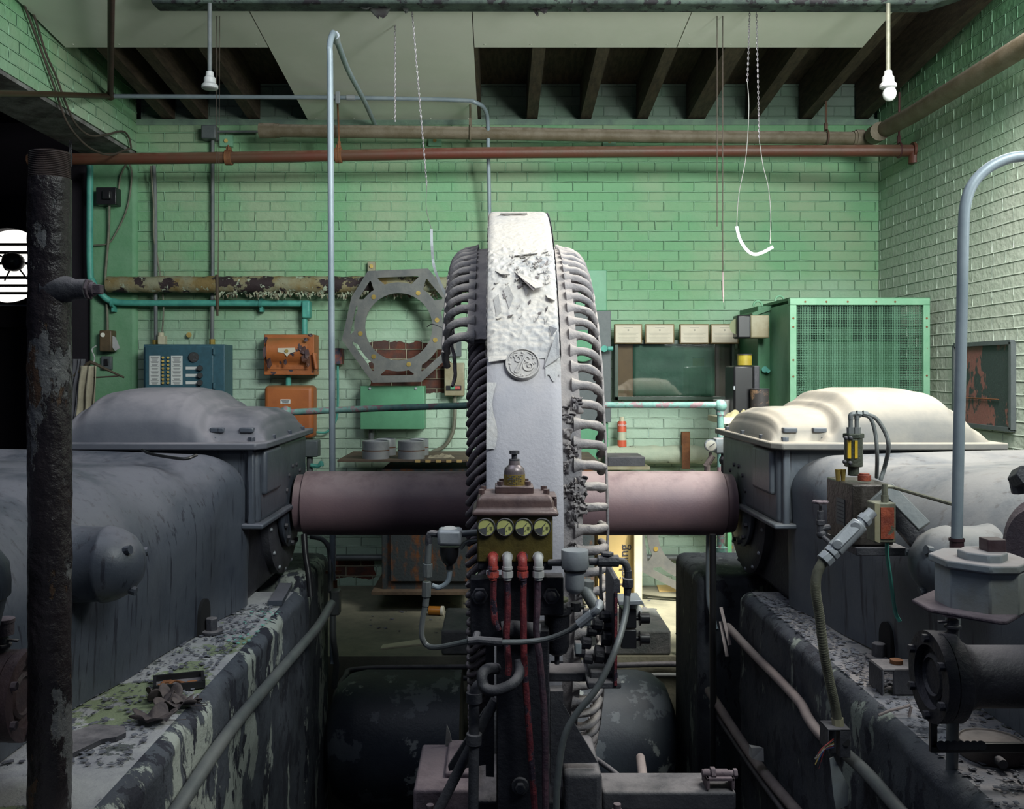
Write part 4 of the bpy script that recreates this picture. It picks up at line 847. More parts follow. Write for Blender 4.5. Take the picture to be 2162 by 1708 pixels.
    # arched bolt pocket at the foot, its shaded hollow painted as a black plate
    Yp = 3.02 if s < 0 else 2.74; w = .036; up = lerp(US, Yp)
    pts = [(Yp-w, .63), (Yp+w, .63)]+[(Yp+w*math.cos(a_*PI/10), .70+w*1.2*math.sin(a_*PI/10)) for a_ in range(11)]
    nd = Vector((0, 1, -.15 if False else 0))
    def up_(y): return lerp(US, y)+.004
    b = B(); b.prism([(X(up_(y)-.006), y, z) for y, z in pts], (s*.03, 0, 0)); pk = b.build('pocket_shade_plate', mDark, t, smooth=0)
    c = Vector((X(up-.02), Yp, .632)); B().cyl(c, c+Vector((0, 0, .012)), .036, 20).cyl(c, c+Vector((0, 0, .05)), .02, 6).build('foot_bolt', mIron, t, bev=.003)
    return t
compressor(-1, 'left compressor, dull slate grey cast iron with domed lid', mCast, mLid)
compressor(1, 'right compressor, cream dusted, coloured lighter for the skylight on it', mCastR, mLidR)

# shaft
t = thing('drive_shaft', 'thick mauve horizontal drive shaft joining the two compressors', 'shaft')
B().lathe([(0, 0), (.118, 0), (.118, .028), (.131, .034), (.1315, 1.745), (.131, 1.75), (.122, 1.758), (.119, 1.795), (0, 1.795)], (CX-.90, SY, SZ), (1, 0, 0), 64).build('shaft', mShaft, t, smooth=40)

rx = .08; ro = B().lathe([(.10, -.10), (.20, -.10), (.20, .10), (.10, .10)], (rx, SY, SZ), (1, 0, 0), 40)
ro.lathe([(.74, -.07), (.80, -.07), (.80, .07), (.74, .07), (.74, -.07)], (rx, SY, SZ), (1, 0, 0), 72)
for k_ in range(6):
    a_ = k_*PI/3+.3; d_ = Vector((0, math.cos(a_), math.sin(a_))); ro.bar(Vector((rx, SY, SZ))+d_*.18, Vector((rx, SY, SZ))+d_*.76, .10, .05, (1, 0, 0))
ro.build('rotor', mIron, t)
for k_ in range(24):
    a_ = k_*PI/12; d_ = Vector((0, math.cos(a_), math.sin(a_))); B().bar(Vector((rx, SY, SZ))+d_*.795, Vector((rx, SY, SZ))+d_*.88, .13, .12, (1, 0, 0)).build('pole_coil', mWind, t, bev=.01)

# ================================================================ SYNCHRONOUS MOTOR STATOR
CR = Vector((.08, SY, SZ)); RO = 1.183; HW = .112
t = thing('motor_stator', 'tall white and lavender motor ring with peeling paint and finger guards', 'motor')
def rp(x, r, th): return CR+Vector((x, -r*math.cos(th), r*math.sin(th)))
def dr(v): return math.radians(v)
b = B()
b.grid(lambda u, v: rp(HW*(2*u-1), RO+.0012*noise.noise(Vector((u*4, v*60, 0)))-.008*(abs(2*u-1)**14), v*2*PI), 14, 240)
b.grid(lambda u, v: rp(HW, RO-.008-.25*u, v*2*PI), 3, 160).grid(lambda u, v: rp(-HW, RO-.008-.25*u, v*2*PI), 3, 160).grid(lambda u, v: rp(HW*(2*u-1), RO-.258, v*2*PI), 2, 120)
b.build('rim', mRim, t, smooth=50)
def peel(u, v):
    th = dr(29.5)+v*dr(75); d = math.degrees(th); x = HW*(2*u-1)
    edge = .5+.5*noise.noise(Vector((u*6, v*3, 9)))
    a = .0012+.0032*math.exp(-((d-36)/5)**2)+.004*math.exp(-((d-49)/4.5)**2)
    p = Vector((x*30, th*62, 0)); q = Vector((x*85, th*110, 4)); f = 1-abs(noise.noise(p*1.1))*2
    h = .004+a*(f*1.2+.5*noise.noise(q))
    if 43 < d < 54: h += .008*max(0, noise.noise(Vector((x*60, th*95, 2))))
    s0 = HW*(1+.012*noise.noise(Vector((0, th*60, 5))))
    return rp(max(-s0, min(s0, x*1.01)), RO+h-.010*(abs(2*u-1)**14)+(-.003 if v < .012+.02*edge else 0), th)
b = B(); b.grid(peel, 90, 340); b.grid(lambda u, v: rp(-HW-.003-.0015*noise.noise(Vector((u*3, v*90, 1))), RO+.003-.06*u-.02*u*noise.noise(Vector((0, v*30, 7))), dr(30)+v*dr(74)), 3, 160)
b.grid(lambda u, v: rp(HW+.003+.0015*noise.noise(Vector((u*3, v*90, 1))), RO+.003-.06*u-.02*u*noise.noise(Vector((0, v*30, 7))), dr(30)+v*dr(74)), 3, 160)
b.build('peeling_paint', mRimPeel, t, smooth=70)
def flap(pts, lift, mat, nm='curled_flake'):
    # pts: (x across -1..1, degrees) polygon; lift per point
    b = B(); p = [rp(HW*x, RO+.006+l, dr(d)) for (x, d), l in zip(pts, lift)]; n_ = Vector((0, -.6, .6))*.003
    b.prism(p, n_); return b.build(nm, mat, t, smooth=0)
FL = M('flake_underside', (.10, .085, .09), (.28, .25, .24), .8, bump=.2)
for pts, lift in (
    ([(-.18, 46.5), (.02, 46.2), (.5, 44.6), (.62, 42.3), (.35, 41.2)], [0, .002, .003, .02, .035]),
    ([(-.22, 47), (-.12, 45.4), (.30, 40.6), (.34, 41.2)], [.001, .012, .036, .03]),
    ([(-.78, 47.2), (-.42, 47.4), (-.35, 45.2), (-.6, 45.6)], [.001, .001, .018, .012]),
    ([(.66, 41.5), (.97, 40.6), (.9, 39.6), (.7, 40.3)], [.001, .004, .014, .012]),
    ([(.92, 33.4), (.97, 29.2), (.55, 27.8), (.72, 30.5)], [.03, .012, .001, .006]),
    ([(.70, 35.2), (.92, 33.6), (.78, 32.8)], [.0, .028, .012]),
    ([(-.95, 28.6), (-.5, 28.9), (-.38, 29.8), (-.95, 29.6)], [.004, .008, .001, .001]),
    ([(-.55, 42.5), (-.40, 43.2), (-.25, 40.5), (-.38, 38.3)], [.002, .01, .012, .002]),
    ([(-.82, 40.5), (-.68, 41.2), (-.60, 37.5), (-.74, 36.8)], [.002, .009, .009, .002]),
    ([(-.2, 51.5), (.5, 52.3), (.48, 51.4), (-.18, 50.7)], [.0, .0, .012, .012]),
    ([(-.62, 72.5), (.3, 72.5), (.28, 71.4), (-.6, 71.2)], [.0, .0, .008, .008])):
    flap(pts, lift, FL if len(pts) == 4 and lift[2] > .03 else mRimPeel)
rnd = random.Random(11)
for i in range(60):
    x = rnd.uniform(-.85, .9) if i < 22 else rnd.uniform(-.3, .85); d = rnd.uniform(36, 49) if i < 22 else rnd.uniform(43.5, 52.5)
    w = rnd.uniform(.03, .09); h = rnd.uniform(.25, .7); l = rnd.uniform(.004, .012)
    flap([(x-w, d+h*rnd.random()), (x+w, d+h), (x+w*.7, d-h*.4), (x-w*.6, d-h)], [.0, .001, l, l*rnd.random()], mRimPeel if i % 3 else FL, 'paint_flake')
# lower bare patch edge near the badge
for sgn in (-1,):
    b = B(); b.grid(lambda u, v: rp(HW*(-1.0+.22*u*(1+.3*math.sin(v*7))), RO+.004+.002*noise.noise(Vector((u*8, v*14, 3))), dr(15.5+10*v)), 8, 30); b.build('pale_paint_patch', mRimPeel, t, smooth=60)
b = B(); b.grid(lambda u, v: rp(HW*(.58+.42*u), RO+.004+.002*noise.noise(Vector((u*8, v*14, 3))), dr(26.2+3.5*v+.6*math.sin(u*9))), 12, 14); b.build('pale_paint_patch', mRimPeel, t, smooth=60)
# round cast monogram badge
th0 = dr(28.4); n_ = Vector((0, -math.cos(th0), math.sin(th0))); e1 = Vector((1, 0, 0)); e2 = Vector((0, math.sin(th0), math.cos(th0)))
BC = rp(-.004, RO, th0)+n_*.004; Rb = .052
mBadge = M('badge_paint', (.36, .34, .33), (.28, .27, .28), .6, scale=12, bump=.2, bscale=90, dust=((.55, .5, .46), .7, 8))
bd = B().lathe([(0, -.02), (Rb*1.02, -.02), (Rb*1.02, .006), (Rb*.98, .010), (Rb*.93, .010), (Rb*.90, .005), (0, .005)], BC, n_, 56).build('round_badge', mBadge, t)
def bt(pts, r=.0026, r2=None):
    q = [BC+e1*(x*Rb)+e2*(y*Rb)+n_*.0065 for x, y in pts]; return B().tube(sm(q, 6), r, 8, r2).build('monogram_stroke', mBadge, bd)
bt([(-.42, .36), (-.50, .52), (-.36, .58), (-.18, .44), (-.12, .22), (-.26, .12), (-.40, .20), (-.36, .40), (-.12, .58), (.06, .56), (.02, .36), (-.16, .02), (-.34, -.34), (-.44, -.52), (-.30, -.58), (-.16, -.40), (-.02, .0), (.12, .32), (.22, .44)])
bt([(.40, .30), (.36, .44), (.22, .46), (.12, .32), (.20, .16), (.34, .12), (.12, .06), (.04, -.16), (.14, -.40), (.38, -.46), (.56, -.30), (.56, -.08), (.42, .02), (.30, -.08), (.34, -.22), (.44, -.20)])
for (x, y) in ((0, .74), (.62, .38), (-.64, .42), (.74, .06), (-.74, 0), (.08, .66), (0, -.76), (.64, .0)): B().sph(BC+e1*(x*Rb)+e2*(y*Rb)+n_*.005, .0042, 10, 6).build('badge_bead', mBadge, bd)
bt([(-.78, .2), (-.70, .5), (-.48, .72), (-.28, .74)], .0012, .0026); bt([(-.72, -.14), (-.66, -.46), (-.4, -.74), (-.12, -.84), (-.06, -.7)], .0012, .0026); bt([(.70, -.26), (.5, -.6), (.2, -.8)], .0026, .0012); bt([(.3, .76), (.56, .6), (.7, .34)], .0014, .002)
# finger guards
def guard(sd, th_a, th_b, nm):
    b = B()
    b.grid(lambda u, v: rp(sd*(HW+.001+.066*u), 1.045-.004*u, th_a+v*(th_b-th_a)), 3, 150); b.grid(lambda u, v: rp(sd*(HW+.067-.066*u), 1.026-.004*u, th_a+v*(th_b-th_a)), 3, 150)
    N_ = 100; st = 2*PI/N_; i0 = int(th_a/st)-1; i1 = int(th_b/st)+1
    prof = [(HW+.035, 1.036), (HW+.065, 1.037), (.205, 1.030), (.238, 1.005), (.256, .965), (.262, .91), (.258, .85)]
    for i in range(i0, i1+1):
        th = i*st
        if not th_a-.01 <= th <= th_b+.01: continue
        wob = noise.noise(Vector((i*3.3, sd, 0)))
        b.tube([rp(sd*x, r, th+.006*wob) for x, r in sm_prof], lambda q: .0150+(.013*(1-q*5)**2 if q < .2 else 0)-.003*q, 8)
    for r_, x_ in ((.975, .262),): b.grid(lambda u, v: rp(sd*(x_+.0045*math.cos(u*2*PI)), r_+.0045*math.sin(u*2*PI), th_a+v*(th_b-th_a)), 8, 130)
    return b.jit(.003, 30).build(nm, mFin, t, smooth=50)
sm_prof = [tuple(v)[:2] for v in sm([Vector((a_, b_, 0)) for a_, b_ in [(HW+.045, 1.034), (HW+.075, 1.036), (.210, 1.032), (.238, 1.012), (.253, .975), (.256, .93), (.252, .885)]], 3)]
guard(1, dr(-75), dr(200), 'finger_guard'); guard(-1, dr(38.5), dr(112), 'finger_guard')
for sd in (-1, 1):
    b = B(); N_ = 190
    for i in range(N_):
        th = 2*PI*i/N_; w_ = noise.noise(Vector((i*2.7, sd, 1)))*.02
        b.tube(sm([rp(sd*.105, .995, th+.035), rp(sd*.135, .995, th+.012), rp(sd*.164, .982, th-.022+w_*.5), rp(sd*.168, .95, th-.03+w_*.5), rp(sd*.13, .91, th-.01), rp(sd*.105, .90, th+.02)], 3), .0098, 7)
    b.jit(.004, 26, 3).build('end_winding', mWind, t, smooth=60)
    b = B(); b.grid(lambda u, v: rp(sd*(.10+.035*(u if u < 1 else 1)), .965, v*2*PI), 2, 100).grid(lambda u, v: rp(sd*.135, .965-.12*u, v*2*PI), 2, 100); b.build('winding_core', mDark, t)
# torn wrapping hanging by the lower right fingers
rnd = random.Random(21)
for i in range(26):
    d = rnd.uniform(-8, 13) if i < 18 else rnd.uniform(13, 26); x = rnd.uniform(.115, .18); w = rnd.uniform(.015, .04); h = rnd.uniform(.02, .05); sd_ = rnd.random()*9
    c = rp(x, 1.05, dr(d))
    b = B(); b.grid(lambda u, v: c+Vector(((u-.5)*w+.012*noise.noise(Vector((u*3, v*3, sd_))), -.012*v*rnd.random()-.02*noise.noise(Vector((u*4, v*4, sd_+3))), (v-.5)*h*(1+.5*noise.noise(Vector((u*6, 0, sd_)))))), 6, 7)
    o = b.build('torn_wrapping', M('torn_wrapping', (.12, .11, .12), (.24, .22, .22), .8, scale=20, bump=.3), t, smooth=50); m = o.modifiers.new('s', 'SOLIDIFY'); m.thickness = .002
b = B().tube(sm([P(957, 640, 3.3), P(955, 720, 3.3), P(962, 780, 3.25), P(956, 815, 3.2)], 5), .006, 7).jit(.006, 40); b.build('hanging_strand', mWind, t)
B().tube(sm([P(902, 690, 3.4), P(912, 684, 3.35), P(930, 690, 3.3), P(957, 700, 3.3)], 4), .002, 6).build('loose_wire', mWire, t)

# ================================================================ PIT: TANKS, CONDUITS, BLOCK
def tank(xa, xb, lab, ra):
    b = B(); L_ = abs(xb-xa); d = Vector((1 if xb > xa else -1, 0, 0)); r = .31
    b.lathe([(0, 0), (.16, .01), (.25, .045), (.295, .10), (r, .17), (r, L_), (0, L_)], (xa, 4.48, -.27), d, 48)
    t = thing('receiver_tank', lab, 'tank', 'receiver tanks'); b.build('shell', mTank, t, smooth=50)
    return t
t = tank(-.80, -.17, 'dark horizontal tank in the pit left of the motor ring', 0)
t = tank(.842, .35, 'dark horizontal tank in the pit right of the motor ring', 0)
t = thing('floor_block', 'grey concrete block on the floor behind the motor ring', 'concrete block')
B().ext((-.29, 4.885, 0), (.90, 5.36, .13)).build('block', M('block_concrete', (.15, .15, .15), (.09, .10, .10), .9, scale=6, bump=.5), t, bev=.012)
def cond(pts, r, lab, mat=None, cat='conduit', nm='conduit_run', group='machine pit conduits', n=6):
    o = B().tube(sm(pts, n) if n else pts, r, 12).build(nm, mat or mConduitD); return tag(o, lab, cat, group)
def PX(x, y, X_): Y = X_*F/(x-VX); return Vector((X_, Y, CH+(VY-y)/F*Y))
cond(pp([(708, 1560, 4.55), (706, 1480, 4.6), (728, 1430, 4.75), (765, 1412, 4.84), (1000, 1408, 4.84)]), .014, 'upper conduit along the floor edge left of the motor ring', mIron)
cond(pp([(712, 1580, 4.5), (712, 1490, 4.55), (735, 1452, 4.7), (780, 1434, 4.8), (1000, 1432, 4.8)]), .013, 'lower conduit along the floor edge left of the motor ring', mIron)
cond(pp([(1285, 1405, 4.84), (1440, 1403, 4.84), (1478, 1420, 4.78), (1500, 1460, 4.6)]), .014, 'upper conduit along the floor edge right of the motor ring', mIron)
cond(pp([(1285, 1428, 4.8), (1430, 1426, 4.8), (1470, 1440, 4.72), (1490, 1480, 4.5)]), .012, 'lower conduit along the floor edge right of the motor ring')
cond(pp([(1432, 1335, 4.9), (1447, 1365, 4.85), (1466, 1398, 4.8), (1480, 1420, 4.7)]), .016, 'short stubby conduit leaning beside the right block')
cond([PX(700, 1275, -.68), PX(672, 1322, -.69), PX(640, 1360, -.70), PX(567, 1445, -.705), PX(480, 1550, -.71), PX(375, 1708, -.71), PX(300, 1820, -.71)], .018, 'fat grey conduit running along the left plinth wall', mConduitD)
cond([PX(1537, 1323, .89), PX(1590, 1380, .905), PX(1640, 1430, .905), PX(1688, 1482, .905), PX(1706, 1515, .90), PX(1730, 1548, .90), PX(1758, 1572, .90)], .015, 'conduit along the right plinth wall ending at the open junction box', mPink)
cond([PX(1790, 1595, .89), PX(1830, 1632, .89), PX(1900, 1712, .89), PX(1960, 1780, .89)], .016, 'conduit leaving the open junction box down the right plinth', mConduitD)
cond([PX(1496, 1458, .86), PX(1590, 1600, .885), PX(1690, 1722, .885), PX(1760, 1800, .885)], .017, 'lower conduit running down the right plinth wall', mPink)
cond([PX(1500, 1490, .86), PX(1590, 1625, .885), PX(1660, 1722, .885)], .009, 'thin conduit just below the lower right plinth conduit', mIron)
b = B().bpx(1588, 1580, 1612, 1604, 3.1, .03).jit(.012, 20); tag(b.build('tape_patch', mPorc), 'torn white tape wrapped on the lower right conduit', 'tape')
# left cluster by the tall pipe
t = thing('small_conduit_box', 'grey conduit elbow box clamped by the tall pipe beside the left block', 'conduit box')
B().bpx(698, 1248, 716, 1300, 4.2, .06).build('box', mConduitD, t, bev=.006); B().tube(sm([P(655, 1132, 4.3), P(680, 1138, 4.3), P(694, 1155, 4.3), P(697, 1180, 4.3), P(698, 1250, 4.22)], 6), .012, 10).build('bent_tube', mConduitD, t)
B().tube(pp([(703, 1300, 4.2), (704, 1350, 4.2), (710, 1400, 4.3), (706, 1450, 4.4)], 5), .014, 10).build('drop_tube', mConduitD, t)
cond(pp([(642, 1128, 3.72), (645, 1170, 3.7), (652, 1215, 3.68), (656, 1260, 3.66)]), .012, 'short black cable below the left end of the shaft', mBlkP, 'cable', 'black_cable', 'shaft end cables')
cond(pp([(1505, 1128, 3.7), (1505, 1250, 3.7), (1508, 2278, 3.7)]), .013, 'straight black pipe below the right end of the shaft', mBlkP, 'pipe', 'black_pipe', 'shaft end cables', 0)
cond(pp([(1496, 1126, 3.95), (1496, 1250, 3.93), (1502, 1290, 3.9), (1512, 1330, 3.85)]), .011, 'pale conduit just left of the black pipe by the right block', mConduit)
# teal hand rail
t = thing('hand_rail', 'flaking teal pipe hand rail behind the shaft with a right hand post', 'rail')
B().tube(pp([(596, 871, 4.75), (800, 862, 4.75), (985, 856, 4.75), (1285, 855, 4.75), (1515, 855, 4.75)]), .0165, 14).build('top_rail', mTealPeel, t)
B().sph(P(1521, 857, 4.75), .032, 16, 12).sph(P(603, 869, 4.72), .028, 14, 10).build('ball_fitting', mTealPeel, t)
B().cyl(P(1521, 868, 4.75), P(1521, 876, 4.75), .021, 14).cyl(P(1521, 860, 4.75), P(1521, 1168, 4.75), .0165, 14).cyl(P(1521, 1155, 4.75), P(1521, 1168, 4.75), .035, 16).build('post', mTealPeel, t)
B().cyl(P(605, 869, 4.75), P(614, 868, 4.75), .022, 14).build('collar', mTealPeel, t)
# gauge cluster on the far side of right compressor
t = thing('pressure_gauge', 'white round pressure gauge with a pale switch box beside the rail post', 'gauge')
Yg2 = 4.3; c = P(1500, 940, Yg2)
B().lathe([(0, 0), (.026, 0), (.028, .004), (.028, .026), (0, .026)], c+Vector((0, .013, 0)), (0, -1, 0), 28).build('rim', mSteel, t); B().cyl(c-Vector((0, .0145, 0)), c-Vector((0, .0135, 0)), .024, 28).build('dial', mWhiteDial, t)
B().bar(c+Vector((-.012, -.017, -.008)), c+Vector((.016, -.017, .011)), .0025, .001, (0, 1, 0)).build('needle', mInk, t)
B().cyl(P(1521, 948, 4.76), P(1524, 942, 4.36), .010, 10).build('bracket', mIron, t); B().bpx(1512, 926, 1545, 958, Yg2, .07).build('switch_box', mPaleBox, t, bev=.005); B().cyl(P(1530, 958, Yg2+.03), P(1530, 1000, Yg2+.03), .017, 12).sph(P(1530, 972, Yg2+.02), .026, 12, 8).build('valve_body', mIron, t)
B().cyl(P(1500, 955, Yg2), P(1500, 980, Yg2), .008, 8).cyl(P(1490, 985, Yg2), P(1505, 962, Yg2), .014, 10).cyl(P(1493, 978, Yg2), P(1493, 998, Yg2), .014, 10).build('gauge_cock', mPink, t)
t = thing('grey_limit_switch', 'small grey box on a stub pipe at the left end of the shaft', 'switch box')
B().bpx(640, 930, 671, 965, 4.25, .07).build('box', mGreyP, t, bev=.005); B().cyl(P(654, 965, 4.28), P(654, 1000, 4.28), .014, 12).build('stub', mConduitD, t)
B().tube(sm([P(656, 982, 4.26), P(672, 984, 4.26), P(678, 976, 4.26), P(680, 984, 4.26)], 4), .009, 8).build('drain_cock', mTeal, t)

# ================================================================ LUBRICATOR STAND IN FRONT
Y = 2.2
t = thing('lubricator_stand', 'oily lubricator with four yellow gauges on a dark post', 'lubricator')
gb = B().bpx(1007, 1084, 1167, 1188, Y, .12).build('gauge_box', mOlive, t, bev=.004)
B().bpx(1009, 1186, 1166, 1204, Y+.005, .11).build('base_plate', mBlk, t, bev=.003)
for i in range(4):
    x = 1027+39.2*i; c = P(x, 1112, Y)
    g = B().lathe([(0, 0), (.0205, 0), (.0215, .004), (.0215, .008), (.0195, .0095), (.0185, .006), (0, .006)], c, (0, -1, 0), 36).build('gauge', mIron, gb)
    d_ = B().cyl(c+Vector((0, -.0055, 0)), c+Vector((0, -.0066, 0)), .0185, 36).build('dial', mDial, gb)
    b = B(); q = c+Vector((0, -.0072, 0)); pts = [q+Vector((.0175*math.cos(a_), 0, .0175*math.sin(a_))) for a_ in [PI*1.08+k_*(PI*.42)/8 for k_ in range(9)]]+[q+Vector((.0015, 0, 0))]
    b.prism(pts, (0, .0004, 0)); b.bar(q+Vector((-.001, 0, -.001)), q+Vector((.008, 0, .009)), .0018, .0006, (0, 1, 0)); b.cyl(q+Vector((.004, -.0002, -.009)), q+Vector((.004, .0004, -.009)), .0014, 8)
    for k_ in range(4): b.box(q+Vector((.011, 0, .0005-k_*.0022)), (.006-.001*(k_ % 2), .0006, .0006))
    b.build('dial_print', mInk, gb, smooth=0)
# bell shaped cover: stacked rounded sections
def rect(hx, hy, z, cx=None): cx = P(1088, 0, Y).x if cx is None else cx; return [(cx+sx*hx, Y+.065+sy*hy, z) for sx, sy in ((-1,-1),(1,-1),(1,1),(-1,1))]
zz = lambda y: P(0, y, Y).z
b = B(); secs = [(.100, .075, 1090), (.101, .077, 1085), (.101, .077, 1079), (.094, .071, 1075), (.091, .069, 1069), (.090, .068, 1060), (.087, .065, 1053), (.081, .06, 1048), (.070, .050, 1045)]
for (hx, hy, y) in secs: b.v += [Vector(v) for v in rect(hx, hy, zz(y))]
n_ = len(secs)
for i in range(n_-1):
    for k_ in range(4): b.f.append((i*4+k_, i*4+(k_+1) % 4, (i+1)*4+(k_+1) % 4, (i+1)*4+k_))
b.f += [(0, 1, 2, 3), tuple(4*(n_-1)+k_ for k_ in (3, 2, 1, 0))]
cv = b.build('cover', mBrownI, t, bev=.006, seg=3, smooth=60)
B().bpx(1010, 1048, 1040, 1052, Y+.02, .08).build('cover_ledge', mBrownI, cv, bev=.004); B().bpx(1140, 1046, 1176, 1052, Y+.02, .08).bpx(1166, 1050, 1176, 1078, Y+.05, .03).build('cover_ledge', mBrownI, cv, bev=.004)
for (x, dy) in ((1016, .03), (1019, .09), (1155, .03), (1152, .09)): c = P(x, 1047, Y); c.y += dy; B().cyl(c, c+Vector((0, 0, .012)), .0075, 6).build('cover_bolt', mBrownI, cv)
B().bpx(1045, 1027, 1127, 1043, Y+.025, .08).build('top_flange', mBrownI, t, bev=.003)
for (x, dy) in ((1056, .035), (1060, .09), (1115, .035), (1112, .09)): c = P(x, 1028, Y); c.y += dy; B().cyl(c, c+Vector((0, 0, .009)), .0075, 6).build('flange_bolt', mBrownI, t)
bo = B().lathe([(0, 0), (.025, 0), (.025, .036), (.023, .044), (.014, .052), (.0125, .062), (0, .062)], P(1086, 1027, Y+.06), (0, 0, 1), 32)
bt_ = bo.build('cartridge', M('mauve_bottle', (.22, .18, .19), (.15, .12, .13), .35, .4, bump=.1), t)
c = P(1086, 1027, Y+.06); B().lathe([(.0252, .004), (.0258, .004), (.0258, .030), (.0252, .030)], c, (0, 0, 1), 32).build('foil_label', mBrass, bt_); b = B()
for k_ in range(6):
    for a_ in range(7):
        if (k_*a_+k_) % 3 == 1: continue
        an = -PI/2+(a_-3)*.2; b.box(c+Vector((.0261*math.cos(an), .0261*math.sin(an), .008+k_*.0038)), (.0034, .0012, .0018))
b.build('label_print', mInk, bt_, smooth=0)
B().cyl(c+Vector((0, 0, .062)), c+Vector((0, 0, .066)), .0125, 20).cyl(c+Vector((0, 0, .066)), c+Vector((0, 0, .078)), .007, 12).cyl(c+Vector((0, 0, .078)), c+Vector((0, 0, .086)), .0125, 6).build('cap_nut', mIron, bt_)
for i, (x, mt) in enumerate(((1041, mRedPaint), (1071, mPorc), (1103, mRedPaint), (1136, mPorc))):
    c = P(x, 1176, Y)
    e = B().tube(sm([c+Vector((0, .005, 0)), c+Vector((0, -.014, 0)), c+Vector((0, -.021, -.007)), c+Vector((0, -.022, -.022))], 5), .0105, 14); e.cyl(c+Vector((0, .001, 0)), c+Vector((0, -.004, 0)), .013, 16)
    q = c+Vector((0, -.022, -.018)); e.cyl(q, q+Vector((0, 0, -.006)), .0125, 16).cyl(q+Vector((0, 0, -.010)), q+Vector((0, 0, -.024)), .0135, 8).cyl(q+Vector((0, 0, -.024)), q+Vector((0, 0, -.031)), .0095, 12)
    e.build('elbow_fitting', mt, t, bev=.0008)
    ends = [[(1042, 1230), (1042, 1275), (1045, 1310), (1052, 1330)], [(1071, 1230), (1072, 1290), (1069, 1340), (1074, 1400), (1072, 1425)], [(1105, 1230), (1105, 1290), (1107, 1400), (1114, 1500), (1124, 1640), (1130, 1720)], [(1136, 1230), (1134, 1290), (1132, 1330), (1140, 1400), (1150, 1520), (1152, 1720)]][i]
    pts = [q+Vector((0, 0, -.028))]+[P(px_, py_, Y-.02) for px_, py_ in ends]
    B().tube(sm(pts, 6), .0078, 10).jit(.0012, 40, i).build('feed_tube', mRedTube if i != 3 else M('purple_tube', (.10, .05, .07), (.05, .035, .05), .5, scale=16, bump=.4), t)
B().bpx(993, 1222, 1068, 1350, Y+.03, .05).bpx(1126, 1218, 1190, 1300, Y+.03, .05).bpx(1060, 1200, 1130, 1340, Y+.05, .04).build('mounting_plate', mBlk, t, bev=.003)
for x in (1013, 1164): c = P(x, 1258, Y+.03); B().cyl(c, c+Vector((0, -.008, 0)), .021, 6).sph(c+Vector((0, -.008, 0)), .013, 14, 8, (1, .6, 1)).build('big_bolt', mIron, t, bev=.002)
B().bpx(1048, 1330, 1160, 1730, Y+.04, .09).build('post', mBlk, t, bev=.004)
B().bpx(1026, 1285, 1044, 1640, Y+.10, .05).jit(.003, 30).build('side_column', mIron, t)
B().bpx(1163, 1460, 1188, 1660, Y+.10, .05).jit(.003, 30).build('side_column', mIron, t)
b = B().ppx([(1040, 1470), (1040, 1612), (948, 1628), (946, 1618)], Y+.12, .012); b.build('gusset', mIron, t)
b = B().ppx([(1187, 1484), (1262, 1610), (1187, 1612)], Y+.12, .012); b.build('gusset', mIron, t)
c = P(1098, 1658, Y+.04); B().cyl(c, c+Vector((0, -.01, 0)), .021, 20).cyl(c+Vector((0, -.01, 0)), c+Vector((0, -.024, 0)), .013, 6).build('base_bolt', mIron, t, bev=.002)
B().tube(sm([P(1060, 1330, Y+.02), P(1085, 1328, Y+.02), P(1140, 1334, Y+.02)], 3), .02, 14).build('cross_roller', mIron, t)
# pipe loop and legs at its left
t = thing('looped_pipe', 'grey iron pipe with a curled top and leg left of the dark post', 'pipe')
B().tube(sm([P(1096, 1395, Y-.01), P(1096, 1425, Y-.03), P(1080, 1445, Y-.05), P(1045, 1458, Y-.05), P(1022, 1450, Y-.04), P(1018, 1425, Y-.03), P(1030, 1412, Y-.01), P(1050, 1412, Y+.01)], 7), .0125, 14).build('hook', mIron, t)
B().tube(sm([P(1030, 1440, Y+.02), P(1010, 1450, Y+.02), P(1001, 1472, Y+.02)], 4), .015, 12).cyl(P(1001, 1462, Y+.02), P(1001, 1482, Y+.02), .019, 14).build('elbow', mIron, t)
B().tube(pp([(1001, 1470, Y+.02), (1001, 1570, Y+.02), (999, 1708, Y+.02), (999, 1760, Y+.02)]), .0125, 14).build('upright', mIron, t); B().cyl(P(1001, 1548, Y+.02), P(1000, 1572, Y+.02), .019, 12).build('union', mIron, t, bev=.002)
t = thing('slanting_pipe', 'grey pipe slanting down to the left from behind the dark post', 'pipe')
B().tube(pp([(1046, 1478, Y+.06), (1010, 1545, Y+.06), (925, 1712, Y+.06), (900, 1760, Y+.06)]), .0125, 14).build('tube', mIron, t)
# air line and filters
t = thing('left_air_filter', 'small air filter with a dark bowl left of the gauge box', 'air filter', 'air line filters')
Yf2 = 2.25; c = P(949, 1135, Yf2)
B().bpx(923, 1120, 975, 1154, Yf2-.02, .06).build('head', mSteel, t, bev=.008); B().cyl(P(949, 1120, Yf2+.01), P(949, 1112, Yf2+.01), .026, 24, .012).build('dusty_top', mPorc, t)
B().lathe([(0, 0), (.024, 0), (.023, -.02), (.017, -.036), (.008, -.045), (.008, -.055), (0, -.055)], P(949, 1154, Yf2+.01), (0, 0, 1), 24).build('bowl', mBlkP, t)
B().tube(sm([P(950, 1206, Yf2+.01), P(945, 1228, Yf2+.01), P(928, 1240, Yf2+.01), P(912, 1236, Yf2+.01)], 5), .006, 10).build('drain_tube', mConduit, t)
B().cyl(P(975, 1127, Yf2), P(1010, 1124, Yf2), .0085, 12).tube(sm([P(972, 1158, Yf2), P(985, 1144, Yf2), P(1008, 1140, Yf2)], 4), .005, 8).build('inlet', mConduitD, t)
t = thing('air_line', 'thin air hose looping from the left filter under the gauges to the right', 'hose')
